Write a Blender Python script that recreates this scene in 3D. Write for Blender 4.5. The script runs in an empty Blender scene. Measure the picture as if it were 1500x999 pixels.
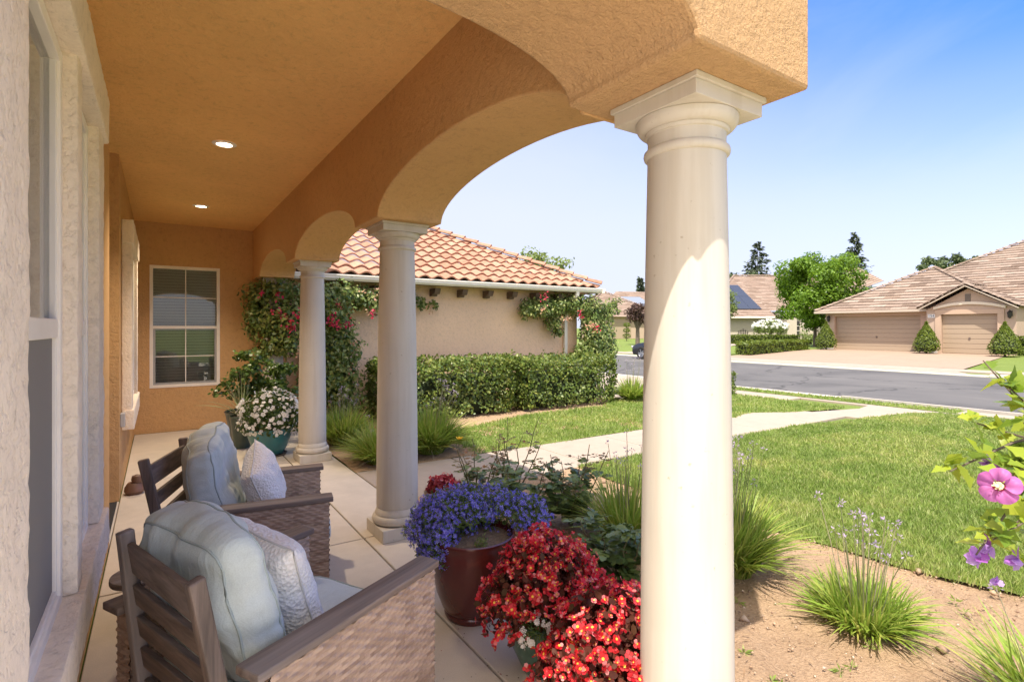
import bpy, bmesh, math, random
import numpy as np
from mathutils import Vector, Matrix, noise as mnoise

R = math.radians
PI = math.pi
random.seed(11)
rng = np.random.default_rng(11)
scene = bpy.context.scene
COL = scene.collection

# ----------------------------------------------------------------------------------------------
# camera geometry (used to place things on the ground where the photograph shows them)
FOC, CX, HOR = 780.0, 750.0, 480.0
EYE = 1.6
HEAD = R(33.6)
FX, FY = math.sin(HEAD), math.cos(HEAD)
RX, RY = math.cos(HEAD), -math.sin(HEAD)


def at_depth(u, v, d):
    rt = (u - CX) / FOC * d
    return Vector((RX * rt + FX * d, RY * rt + FY * d, EYE + (HOR - v) / FOC * d))


def ground_at(u, v, z=0.0):
    return at_depth(u, v, (EYE - z) * FOC / (v - HOR))


def at_y(u, v, Y):
    k = (u - CX) / FOC
    return at_depth(u, v, Y / (RY * k + FY))


# ----------------------------------------------------------------------------------------------
# materials
MATS = {}


def new_mat(name):
    m = bpy.data.materials.new(name)
    m.use_nodes = True
    nt = m.node_tree
    nt.nodes.clear()
    out = nt.nodes.new('ShaderNodeOutputMaterial')
    b = nt.nodes.new('ShaderNodeBsdfPrincipled')
    nt.links.new(b.outputs[0], out.inputs[0])
    MATS[name] = m
    return m, nt, b, out


def N(nt, typ, **kw):
    n = nt.nodes.new(typ)
    for k, v in kw.items():
        if k in n.inputs:
            n.inputs[k].default_value = v
        else:
            setattr(n, k, v)
    return n


def ramp(nt, stops, fac=None):
    r = nt.nodes.new('ShaderNodeValToRGB')
    el = r.color_ramp.elements
    while len(el) < len(stops):
        el.new(0.5)
    for e, (p, c) in zip(el, stops):
        e.position = p
        e.color = (*c, 1) if len(c) == 3 else c
    if fac is not None:
        nt.links.new(fac, r.inputs[0])
    return r


def coords(nt, scale=(1, 1, 1), kind='Object'):
    tc = nt.nodes.new('ShaderNodeTexCoord')
    mp = nt.nodes.new('ShaderNodeMapping')
    mp.inputs['Scale'].default_value = scale
    nt.links.new(tc.outputs[kind], mp.inputs[0])
    return mp.outputs[0]


def world_pos(nt, scale=(1, 1, 1)):
    g = nt.nodes.new('ShaderNodeNewGeometry')
    mp = nt.nodes.new('ShaderNodeMapping')
    mp.inputs['Scale'].default_value = scale
    nt.links.new(g.outputs['Position'], mp.inputs[0])
    return mp.outputs[0]


def noise_tex(nt, vec, scale, detail=4, rough=0.55, dist=0.0):
    n = nt.nodes.new('ShaderNodeTexNoise')
    n.inputs['Scale'].default_value = scale
    n.inputs['Detail'].default_value = detail
    n.inputs['Roughness'].default_value = rough
    n.inputs['Distortion'].default_value = dist
    if vec is not None:
        nt.links.new(vec, n.inputs['Vector'])
    return n


def mathn(nt, op, a, b=None, clamp=False):
    n = nt.nodes.new('ShaderNodeMath')
    n.operation = op
    n.use_clamp = clamp
    for i, x in enumerate((a, b)):
        if x is None:
            continue
        if isinstance(x, (int, float)):
            n.inputs[i].default_value = x
        else:
            nt.links.new(x, n.inputs[i])
    return n.outputs[0]


def mixc(nt, fac, a, b, mode='MIX'):
    n = nt.nodes.new('ShaderNodeMix')
    n.data_type = 'RGBA'
    n.blend_type = mode
    for i, x in ((0, fac), (6, a), (7, b)):
        if isinstance(x, (int, float)):
            n.inputs[i].default_value = x
        elif isinstance(x, tuple):
            n.inputs[i].default_value = (*x, 1) if len(x) == 3 else x
        else:
            nt.links.new(x, n.inputs[i])
    return n.outputs[2]


def bump(nt, b, height, strength=0.3, dist=0.01, prev=None):
    n = nt.nodes.new('ShaderNodeBump')
    n.inputs['Strength'].default_value = strength
    n.inputs['Distance'].default_value = dist
    nt.links.new(height, n.inputs['Height'])
    if prev is not None:
        nt.links.new(prev, n.inputs['Normal'])
    nt.links.new(n.outputs[0], b.inputs['Normal'])
    return n.outputs[0]


def shade(c, k):
    return tuple(min(1, x * k) for x in c)


def stucco(name, col, grain=55, depth=0.012, strength=0.55, lace=False, var=0.16):
    m, nt, b, out = new_mat(name)
    p = world_pos(nt)
    big = noise_tex(nt, p, 1.3, 5, 0.6)
    fine = noise_tex(nt, p, grain * 2.2, 3, 0.6)
    c1 = ramp(nt, [(0.3, shade(col, 1 - var)), (0.7, shade(col, 1 + var * 0.6))], big.outputs[0])
    c2 = mixc(nt, 0.35, c1.outputs[0], ramp(nt, [(0.3, shade(col, 0.72)), (0.65, shade(col, 1.12))], fine.outputs[0]).outputs[0])
    sw = noise_tex(nt, p, 19, 8, 0.78, 0.6)
    c2 = mixc(nt, 0.45, c2, ramp(nt, [(0.34, shade(col, 0.62)), (0.47, col), (0.7, shade(col, 1.1))], sw.outputs[0]).outputs[0])
    nt.links.new(c2, b.inputs['Base Color'])
    b.inputs['Roughness'].default_value = 0.93
    b.inputs['Specular IOR Level'].default_value = 0.15
    warp = noise_tex(nt, p, grain * 0.35, 3, 0.6)
    md = noise_tex(nt, p, grain, 5, 0.65, 0.6)
    if lace:
        # skip-trowelled lace texture: flat plateaus with rough pits between them
        pl = noise_tex(nt, p, grain, 4, 0.6, 0.25)
        plate = ramp(nt, [(0.40, (0, 0, 0)), (0.50, (1, 1, 1))], pl.outputs[0])
        big2 = noise_tex(nt, p, grain * 0.22, 4, 0.6)
        h = mathn(nt, 'ADD', mathn(nt, 'MULTIPLY', plate.outputs[0], 0.7), mathn(nt, 'MULTIPLY', md.outputs[0], 0.35))
        h = mathn(nt, 'ADD', h, mathn(nt, 'MULTIPLY', big2.outputs[0], 0.9))
    else:
        tr = ramp(nt, [(0.38, (0, 0, 0)), (0.6, (1, 1, 1))], warp.outputs[0])
        h = mathn(nt, 'ADD', mathn(nt, 'MULTIPLY', md.outputs[0], 1.0), mathn(nt, 'MULTIPLY', tr.outputs[0], 0.35))
    bump(nt, b, h, strength, depth)
    return m


def plain(name, col, rough=0.5, metallic=0.0, spec=0.5, var=0.0, vscale=8, bumpy=0.0, bscale=60, coat=0.0):
    m, nt, b, out = new_mat(name)
    b.inputs['Base Color'].default_value = (*col, 1)
    b.inputs['Roughness'].default_value = rough
    b.inputs['Metallic'].default_value = metallic
    b.inputs['Specular IOR Level'].default_value = spec
    b.inputs['Coat Weight'].default_value = coat
    b.inputs['Coat Roughness'].default_value = 0.08
    if var:
        p = coords(nt)
        n = noise_tex(nt, p, vscale, 5, 0.6)
        r = ramp(nt, [(0.3, shade(col, 1 - var)), (0.7, shade(col, 1 + var))], n.outputs[0])
        nt.links.new(r.outputs[0], b.inputs['Base Color'])
    if bumpy:
        p = coords(nt)
        n = noise_tex(nt, p, bscale, 4, 0.6)
        bump(nt, b, n.outputs[0], bumpy, 0.006)
    return m


def leafy(name, cols, rough=0.45, trans=0.35, spec=0.35):
    """leaves, petals and blades: colour differs leaf by leaf, light passes through"""
    m, nt, b, out = new_mat(name)
    g = nt.nodes.new('ShaderNodeNewGeometry')
    st = [(i / max(1, len(cols) - 1), c) for i, c in enumerate(cols)]
    r = ramp(nt, st, g.outputs['Random Per Island'])
    b.inputs['Roughness'].default_value = rough
    b.inputs['Specular IOR Level'].default_value = spec
    nt.links.new(r.outputs[0], b.inputs['Base Color'])
    if trans > 0:
        t = nt.nodes.new('ShaderNodeBsdfTranslucent')
        hs = nt.nodes.new('ShaderNodeHueSaturation')
        hs.inputs['Value'].default_value = 1.5
        hs.inputs['Hue'].default_value = 0.49
        nt.links.new(r.outputs[0], hs.inputs['Color'])
        nt.links.new(hs.outputs[0], t.inputs[0])
        mx = nt.nodes.new('ShaderNodeMixShader')
        mx.inputs[0].default_value = trans
        nt.links.new(b.outputs[0], mx.inputs[1])
        nt.links.new(t.outputs[0], mx.inputs[2])
        nt.links.new(mx.outputs[0], out.inputs[0])
    return m


def concrete(name, col, stain=0.22, scale=1.0):
    m, nt, b, out = new_mat(name)
    p = world_pos(nt)
    big = noise_tex(nt, p, 0.9 * scale, 6, 0.62, 0.4)
    mid = noise_tex(nt, p, 6 * scale, 6, 0.65)
    fine = noise_tex(nt, p, 190, 2, 0.5)
    a = ramp(nt, [(0.3, shade(col, 1 - stain)), (0.68, shade(col, 1.08))], big.outputs[0])
    c = mixc(nt, 0.45, a.outputs[0], ramp(nt, [(0.32, shade(col, 0.8)), (0.7, shade(col, 1.1))], mid.outputs[0]).outputs[0])
    c = mixc(nt, 0.25, c, ramp(nt, [(0.3, shade(col, 0.65)), (0.7, shade(col, 1.15))], fine.outputs[0]).outputs[0])
    nt.links.new(c, b.inputs['Base Color'])
    b.inputs['Roughness'].default_value = 0.85
    b.inputs['Specular IOR Level'].default_value = 0.25
    bump(nt, b, fine.outputs[0], 0.25, 0.003)
    return m


def wood(name, axis, col=(0.15, 0.112, 0.09), pale=(0.34, 0.295, 0.27)):
    m, nt, b, out = new_mat(name)
    sc = [38, 38, 38]
    sc[axis] = 2.2
    p = coords(nt, tuple(sc))
    g = noise_tex(nt, p, 1.0, 6, 0.62, 0.5)
    p2 = coords(nt, tuple(x * 0.12 for x in sc))
    w = noise_tex(nt, p2, 1.4, 4, 0.6)
    c1 = ramp(nt, [(0.3, shade(col, 0.55)), (0.5, col), (0.72, shade(col, 1.6))], g.outputs[0])
    f = ramp(nt, [(0.5, (0, 0, 0)), (0.75, (0.85, 0.85, 0.85))], w.outputs[0])
    c = mixc(nt, f.outputs[0], c1.outputs[0], pale)
    nt.links.new(c, b.inputs['Base Color'])
    b.inputs['Roughness'].default_value = 0.62
    bump(nt, b, g.outputs[0], 0.35, 0.004)
    return m


def fabric(name, col, dark=0.8, wscale=900, bumpk=0.18, quilt=False):
    m, nt, b, out = new_mat(name)
    p = coords(nt)
    n1 = noise_tex(nt, p, 5, 4, 0.6)
    n2 = noise_tex(nt, p, wscale * 0.25, 2, 0.5)
    c = mixc(nt, 0.4, ramp(nt, [(0.3, shade(col, dark)), (0.7, shade(col, 1.05))], n1.outputs[0]).outputs[0],
             ramp(nt, [(0.3, shade(col, 0.82)), (0.7, shade(col, 1.1))], n2.outputs[0]).outputs[0])
    nt.links.new(c, b.inputs['Base Color'])
    b.inputs['Roughness'].default_value = 0.95
    b.inputs['Specular IOR Level'].default_value = 0.1
    b.inputs['Sheen Weight'].default_value = 0.15
    if quilt:
        v = nt.nodes.new('ShaderNodeTexVoronoi')
        v.inputs['Scale'].default_value = 75
        nt.links.new(p, v.inputs['Vector'])
        bump(nt, b, v.outputs['Distance'], 0.6, 0.012)
    else:
        s = coords(nt, (9, 42, 9))
        n3 = noise_tex(nt, s, 1.0, 3, 0.5, 0.8)
        h = mathn(nt, 'ADD', mathn(nt, 'MULTIPLY', n3.outputs[0], 1.0), mathn(nt, 'MULTIPLY', n2.outputs[0], 0.12))
        bump(nt, b, h, bumpk * 2.2, 0.012)
    return m


def tile_mat(name, cols, bw, bh, flat=True):
    """roof tiles: one colour per tile cell; UV is in metres (along the eave, up the slope)"""
    m, nt, b, out = new_mat(name)
    tc = nt.nodes.new('ShaderNodeTexCoord')
    sep = nt.nodes.new('ShaderNodeSeparateXYZ')
    nt.links.new(tc.outputs['UV'], sep.inputs[0])
    row = mathn(nt, 'FLOOR', mathn(nt, 'DIVIDE', sep.outputs[1], bh))
    off = mathn(nt, 'MULTIPLY', mathn(nt, 'MODULO', row, 2.0), 0.5 if flat else 0.0)
    colx = mathn(nt, 'FLOOR', mathn(nt, 'ADD', mathn(nt, 'DIVIDE', sep.outputs[0], bw), off))
    cmb = nt.nodes.new('ShaderNodeCombineXYZ')
    nt.links.new(colx, cmb.inputs[0])
    nt.links.new(row, cmb.inputs[1])
    wn = nt.nodes.new('ShaderNodeTexWhiteNoise')
    wn.noise_dimensions = '2D'
    nt.links.new(cmb.outputs[0], wn.inputs['Vector'])
    r = ramp(nt, [(i / (len(cols) - 1), c) for i, c in enumerate(cols)], wn.outputs['Value'])
    p = world_pos(nt)
    n = noise_tex(nt, p, 9, 5, 0.65)
    c = mixc(nt, 1.0, r.outputs[0], ramp(nt, [(0.3, (0.72, 0.72, 0.72)), (0.7, (1.08, 1.08, 1.08))], n.outputs[0]).outputs[0], 'MULTIPLY')
    nt.links.new(c, b.inputs['Base Color'])
    b.inputs['Roughness'].default_value = 0.9
    b.inputs['Specular IOR Level'].default_value = 0.05
    return m


def glass_mat(name, tint=(0.02, 0.025, 0.025), rough=0.02):
    m, nt, b, out = new_mat(name)
    tr = nt.nodes.new('ShaderNodeBsdfTransparent')
    tr.inputs[0].default_value = (0.82, 0.86, 0.84, 1)
    gl = nt.nodes.new('ShaderNodeBsdfGlossy')
    gl.inputs['Roughness'].default_value = rough
    fr = nt.nodes.new('ShaderNodeFresnel')
    fr.inputs[0].default_value = 1.55
    k = mathn(nt, 'MULTIPLY', fr.outputs[0], 1.3, True)
    mx = nt.nodes.new('ShaderNodeMixShader')
    nt.links.new(k, mx.inputs[0])
    nt.links.new(tr.outputs[0], mx.inputs[1])
    nt.links.new(gl.outputs[0], mx.inputs[2])
    nt.links.new(mx.outputs[0], out.inputs[0])
    return m


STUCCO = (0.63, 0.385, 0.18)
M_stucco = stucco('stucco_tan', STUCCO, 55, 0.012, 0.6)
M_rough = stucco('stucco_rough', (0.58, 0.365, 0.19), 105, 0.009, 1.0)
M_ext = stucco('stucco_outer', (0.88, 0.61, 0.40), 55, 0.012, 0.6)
M_trim = stucco('stucco_cream', (0.88, 0.76, 0.61), 46, 0.0055, 0.6, lace=True, var=0.06)
M_white = plain('white_paint', (0.88, 0.825, 0.735), 0.4, var=0.04)
M_col = plain('column_paint', (0.585, 0.535, 0.455), 0.7, var=0.035, vscale=3, bumpy=0.03, bscale=25)
def column_grime(m):
    nt = m.node_tree
    b = next(n for n in nt.nodes if n.type == 'BSDF_PRINCIPLED')
    src = b.inputs['Base Color'].links[0].from_socket
    st = noise_tex(nt, world_pos(nt, (14, 14, 0.9)), 1.0, 5, 0.6)
    k = ramp(nt, [(0.36, (0.86, 0.83, 0.78)), (0.52, (1, 1, 1))], st.outputs[0])
    c = mixc(nt, 0.55, src, mixc(nt, 1.0, src, k.outputs[0], 'MULTIPLY'))
    sp = noise_tex(nt, world_pos(nt), 34, 3, 0.5)
    k2 = ramp(nt, [(0.24, (0.55, 0.48, 0.38)), (0.30, (1, 1, 1))], sp.outputs[0])
    c = mixc(nt, 0.6, c, mixc(nt, 1.0, c, k2.outputs[0], 'MULTIPLY'))
    nt.links.new(c, b.inputs['Base Color'])


column_grime(M_col)
M_floor = concrete('porch_concrete', (0.64, 0.565, 0.475), 0.30)
M_path = concrete('path_concrete', (0.40, 0.33, 0.27), 0.16)
M_kerb = concrete('kerb_concrete', (0.52, 0.47, 0.42), 0.15)
M_drive = concrete('driveway_tinted', (0.36, 0.26, 0.195), 0.14)
M_brownwood = plain('brown_eave_wood', (0.16, 0.105, 0.075), 0.7, var=0.15)
M_glass = glass_mat('window_glass')
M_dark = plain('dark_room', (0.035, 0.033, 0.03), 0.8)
M_blind = plain('blind_slats', (0.78, 0.745, 0.69), 0.6)
M_screen = plain('insect_screen', (0.22, 0.205, 0.185), 0.75, var=0.06, vscale=400)
M_black = plain('black_metal', (0.02, 0.02, 0.02), 0.45)
M_woodx, M_woody, M_woodz = wood('weathered_wood_x', 0), wood('weathered_wood_y', 1), wood('weathered_wood_z', 2)
M_cush = fabric('cushion_fabric', (0.57, 0.635, 0.61))
M_piping = plain('cushion_piping', (0.36, 0.42, 0.41), 0.9)
M_pillow = fabric('pillow_fabric', (0.87, 0.845, 0.81), 0.92, quilt=True)
M_clay = tile_mat('clay_tiles', [(0.41, 0.205, 0.14), (0.49, 0.27, 0.19), (0.44, 0.235, 0.165), (0.49, 0.285, 0.205), (0.41, 0.21, 0.145)], 0.28, 0.315, flat=False)
M_shake = tile_mat('concrete_tiles', [(0.27, 0.195, 0.15), (0.35, 0.265, 0.215), (0.20, 0.145, 0.115), (0.39, 0.305, 0.255), (0.31, 0.23, 0.185)], 0.9, 0.38)
M_shake2 = tile_mat('concrete_tiles_pink', [(0.30, 0.215, 0.17), (0.36, 0.27, 0.22), (0.26, 0.19, 0.15), (0.40, 0.31, 0.255)], 0.7, 0.38)
M_farwall = plain('far_stucco', (0.50, 0.37, 0.28), 0.9, var=0.05)
M_farwall2 = plain('far_stucco_pale', (0.52, 0.45, 0.37), 0.9, var=0.05)
M_fartrim = plain('far_trim', (0.52, 0.37, 0.27), 0.8)
M_garage = plain('garage_door_paint', (0.40, 0.305, 0.215), 0.6)
M_solar = plain('solar_panel', (0.05, 0.055, 0.065), 0.25, spec=0.5)


def wicker():
    m, nt, b, out = new_mat('wicker')
    tc = nt.nodes.new('ShaderNodeTexCoord')
    sep = nt.nodes.new('ShaderNodeSeparateXYZ')
    nt.links.new(tc.outputs['UV'], sep.inputs[0])
    row = mathn(nt, 'FLOOR', mathn(nt, 'DIVIDE', sep.outputs[1], 0.0145))
    cx = mathn(nt, 'FLOOR', mathn(nt, 'ADD', mathn(nt, 'DIVIDE', sep.outputs[0], 0.054), mathn(nt, 'MULTIPLY', mathn(nt, 'MODULO', row, 2.0), 0.5)))
    cmb = nt.nodes.new('ShaderNodeCombineXYZ')
    nt.links.new(cx, cmb.inputs[0])
    nt.links.new(row, cmb.inputs[1])
    wn = nt.nodes.new('ShaderNodeTexWhiteNoise')
    wn.noise_dimensions = '2D'
    nt.links.new(cmb.outputs[0], wn.inputs['Vector'])
    r = ramp(nt, [(0, (0.27, 0.185, 0.135)), (0.5, (0.36, 0.255, 0.19)), (1, (0.46, 0.335, 0.25))], wn.outputs['Value'])
    nt.links.new(r.outputs[0], b.inputs['Base Color'])
    b.inputs['Roughness'].default_value = 0.5
    return m


M_wicker = wicker()


def soil_mat():
    m, nt, b, out = new_mat('soil')
    p = world_pos(nt)
    a = noise_tex(nt, p, 1.6, 6, 0.65)
    f = noise_tex(nt, p, 60, 6, 0.75)
    v = nt.nodes.new('ShaderNodeTexVoronoi')
    v.inputs['Scale'].default_value = 70
    nt.links.new(p, v.inputs['Vector'])
    c = ramp(nt, [(0.3, (0.30, 0.19, 0.115)), (0.55, (0.44, 0.295, 0.185)), (0.75, (0.54, 0.38, 0.25))], a.outputs[0])
    c2 = ramp(nt, [(0.3, (0.20, 0.125, 0.08)), (0.5, (0.47, 0.32, 0.205)), (0.75, (0.64, 0.46, 0.32))], f.outputs[0])
    cc = mixc(nt, 0.5, c.outputs[0], c2.outputs[0])
    nt.links.new(cc, b.inputs['Base Color'])
    b.inputs['Roughness'].default_value = 0.97
    b.inputs['Specular IOR Level'].default_value = 0.1
    h = mathn(nt, 'ADD', mathn(nt, 'MULTIPLY', f.outputs[0], 1.0), mathn(nt, 'MULTIPLY', v.outputs['Distance'], -0.4))
    bump(nt, b, h, 0.9, 0.02)
    return m


M_soil = soil_mat()


def turf_mat():
    m, nt, b, out = new_mat('turf')
    p = world_pos(nt)
    a = noise_tex(nt, p, 0.9, 5, 0.6)
    f = noise_tex(nt, p, 45, 5, 0.7)
    c = ramp(nt, [(0.3, (0.13, 0.185, 0.04)), (0.6, (0.18, 0.245, 0.058)), (0.8, (0.27, 0.28, 0.10))], a.outputs[0])
    c2 = ramp(nt, [(0.3, (0.08, 0.12, 0.026)), (0.7, (0.25, 0.30, 0.085))], f.outputs[0])
    nt.links.new(mixc(nt, 0.5, c.outputs[0], c2.outputs[0]), b.inputs['Base Color'])
    b.inputs['Roughness'].default_value = 0.9
    b.inputs['Specular IOR Level'].default_value = 0.15
    bump(nt, b, f.outputs[0], 0.8, 0.03)
    return m


M_turf = turf_mat()


def asphalt_mat():
    m, nt, b, out = new_mat('asphalt')
    p = world_pos(nt, (1, 0.22, 1))
    p2 = world_pos(nt)
    a = noise_tex(nt, p, 0.7, 6, 0.65)
    f = noise_tex(nt, p2, 110, 3, 0.6)
    c = ramp(nt, [(0.3, (0.085, 0.081, 0.080)), (0.7, (0.125, 0.119, 0.116))], a.outputs[0])
    c2 = ramp(nt, [(0.3, (0.06, 0.057, 0.056)), (0.7, (0.15, 0.143, 0.14))], f.outputs[0])
    base = mixc(nt, 0.4, c.outputs[0], c2.outputs[0])
    wv = noise_tex(nt, p2, 0.9, 4, 0.6)
    ad = nt.nodes.new('ShaderNodeVectorMath')
    ad.operation = 'ADD'
    nt.links.new(p2, ad.inputs[0])
    nt.links.new(wv.outputs['Color'], ad.inputs[1])
    vo = nt.nodes.new('ShaderNodeTexVoronoi')
    vo.feature = 'DISTANCE_TO_EDGE'
    vo.inputs['Scale'].default_value = 0.22
    nt.links.new(ad.outputs[0], vo.inputs['Vector'])
    ck = ramp(nt, [(0.003, (0.45, 0.45, 0.45)), (0.009, (1, 1, 1))], vo.outputs['Distance'])
    st = noise_tex(nt, p2, 0.35, 5, 0.65, 0.4)
    sr = ramp(nt, [(0.32, (0.72, 0.72, 0.72)), (0.46, (1, 1, 1)), (0.66, (1.2, 1.19, 1.17))], st.outputs[0])
    base = mixc(nt, 1.0, mixc(nt, 1.0, base, ck.outputs[0], 'MULTIPLY'), sr.outputs[0], 'MULTIPLY')
    nt.links.new(base, b.inputs['Base Color'])
    b.inputs['Roughness'].default_value = 0.9
    return m


M_asphalt = asphalt_mat()

# foliage
M_grass = leafy('grass_blades', [(0.17, 0.255, 0.045), (0.25, 0.345, 0.07), (0.21, 0.30, 0.055), (0.38, 0.40, 0.16), (0.27, 0.36, 0.085)], 0.5, 0.35)
M_tuft = leafy('tuft_blades', [(0.15, 0.245, 0.03), (0.27, 0.39, 0.06), (0.21, 0.32, 0.05), (0.45, 0.45, 0.12), (0.24, 0.36, 0.055)], 0.42, 0.35)
M_stalk = leafy('flower_stalks', [(0.16, 0.2, 0.08), (0.28, 0.27, 0.15), (0.34, 0.30, 0.2)], 0.6, 0.15)
M_lilac = leafy('lilac_florets', [(0.42, 0.30, 0.50), (0.52, 0.42, 0.60), (0.46, 0.36, 0.46), (0.55, 0.47, 0.5)], 0.6, 0.35)
M_hedge = leafy('hedge_leaves', [(0.07, 0.12, 0.02), (0.11, 0.17, 0.03), (0.20, 0.25, 0.05), (0.09, 0.14, 0.025), (0.30, 0.32, 0.08)], 0.38, 0.25, 0.5)
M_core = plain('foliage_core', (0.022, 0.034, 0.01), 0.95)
M_boug = leafy('bougainvillea_leaves', [(0.055, 0.10, 0.024), (0.11, 0.175, 0.036), (0.17, 0.24, 0.05), (0.34, 0.36, 0.12), (0.10, 0.16, 0.036)], 0.42, 0.3, 0.45)
M_bract = leafy('magenta_bracts', [(0.62, 0.02, 0.12), (0.68, 0.03, 0.06), (0.66, 0.09, 0.16)], 0.5, 0.4)
M_bractp = leafy('faded_bracts', [(0.62, 0.33, 0.25), (0.55, 0.36, 0.2)], 0.5, 0.4)
M_pitt = leafy('shrub_leaves', [(0.05, 0.10, 0.02), (0.09, 0.16, 0.03), (0.15, 0.23, 0.045)], 0.35, 0.25, 0.5)
M_rose = leafy('rose_leaves', [(0.085, 0.135, 0.04), (0.12, 0.18, 0.05), (0.18, 0.24, 0.07), (0.10, 0.155, 0.05)], 0.35, 0.22, 0.5)
M_roser = leafy('rose_new_leaves', [(0.24, 0.13, 0.05), (0.17, 0.16, 0.055), (0.29, 0.13, 0.07)], 0.4, 0.3)
M_stem = plain('plant_stems', (0.13, 0.12, 0.05), 0.7, var=0.2)
M_bark = plain('bark', (0.13, 0.10, 0.075), 0.9, var=0.3, vscale=12, bumpy=0.6, bscale=25)
M_lobf = leafy('lobelia_flowers', [(0.13, 0.115, 0.62), (0.20, 0.18, 0.72), (0.30, 0.275, 0.78), (0.15, 0.12, 0.52), (0.36, 0.35, 0.68)], 0.5, 0.35)
M_lobl = leafy('lobelia_leaves', [(0.07, 0.12, 0.02), (0.12, 0.17, 0.035), (0.09, 0.12, 0.05)], 0.5, 0.3)
M_begf = leafy('begonia_petals', [(0.60, 0.015, 0.025), (0.70, 0.035, 0.05), (0.72, 0.07, 0.08), (0.50, 0.012, 0.02), (0.66, 0.025, 0.035), (0.42, 0.02, 0.02), (0.74, 0.18, 0.18), (0.80, 0.34, 0.32)], 0.4, 0.35)
M_begl = leafy('begonia_leaves', [(0.07, 0.022, 0.016), (0.12, 0.035, 0.022), (0.08, 0.045, 0.02)], 0.55, 0.25, 0.2)
M_yel = leafy('yellow_stamens', [(0.78, 0.50, 0.05), (0.8, 0.56, 0.12)], 0.5, 0.2)
M_whitef = leafy('white_petals', [(0.80, 0.78, 0.74), (0.82, 0.81, 0.78), (0.76, 0.74, 0.68)], 0.5, 0.3)
M_impl = leafy('white_plant_leaves', [(0.045, 0.085, 0.018), (0.07, 0.12, 0.025), (0.09, 0.14, 0.03)], 0.4, 0.3)
M_succ = leafy('red_plant_leaves', [(0.38, 0.02, 0.025), (0.25, 0.03, 0.03), (0.48, 0.06, 0.07), (0.17, 0.025, 0.02)], 0.4, 0.25)
M_spid = leafy('striped_blades', [(0.32, 0.38, 0.18), (0.42, 0.45, 0.26), (0.22, 0.30, 0.12)], 0.5, 0.3)
M_hibl = leafy('hibiscus_leaves', [(0.20, 0.31, 0.03), (0.12, 0.21, 0.03), (0.29, 0.38, 0.04), (0.36, 0.42, 0.05), (0.09, 0.16, 0.03)], 0.4, 0.4)
M_hibp = leafy('hibiscus_petals', [(0.46, 0.13, 0.38), (0.50, 0.16, 0.42), (0.43, 0.12, 0.36)], 0.5, 0.35)
M_hibb = leafy('hibiscus_buds', [(0.42, 0.25, 0.62), (0.34, 0.10, 0.45), (0.50, 0.36, 0.66)], 0.5, 0.3)
M_crimson = plain('crimson_eye', (0.35, 0.01, 0.06), 0.5)
M_stamen = plain('cream_stamen', (0.80, 0.72, 0.45), 0.6)
M_tree = leafy('maple_leaves', [(0.09, 0.18, 0.015), (0.14, 0.26, 0.02), (0.19, 0.31, 0.03), (0.07, 0.14, 0.015)], 0.45, 0.4)
M_cone = leafy('topiary_leaves', [(0.075, 0.115, 0.012), (0.12, 0.17, 0.018), (0.17, 0.21, 0.03)], 0.45, 0.3)
M_conif = leafy('hazy_conifer_needles', [(0.085, 0.115, 0.075), (0.11, 0.14, 0.09), (0.15, 0.17, 0.115)], 0.6, 0.1)  # paled and greyed, distance haze put into the needle colour
M_oak = leafy('distant_leaves', [(0.07, 0.105, 0.05), (0.10, 0.14, 0.06), (0.15, 0.18, 0.08)], 0.6, 0.2)
M_plum = leafy('plum_leaves', [(0.06, 0.03, 0.028), (0.10, 0.055, 0.045), (0.13, 0.085, 0.06)], 0.5, 0.25)
M_light = leafy('pale_leaves', [(0.14, 0.20, 0.05), (0.22, 0.28, 0.08), (0.17, 0.22, 0.06)], 0.5, 0.35)
M_orange = leafy('orange_leaves', [(0.42, 0.10, 0.04), (0.36, 0.16, 0.07), (0.30, 0.2, 0.1)], 0.5, 0.3)


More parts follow.
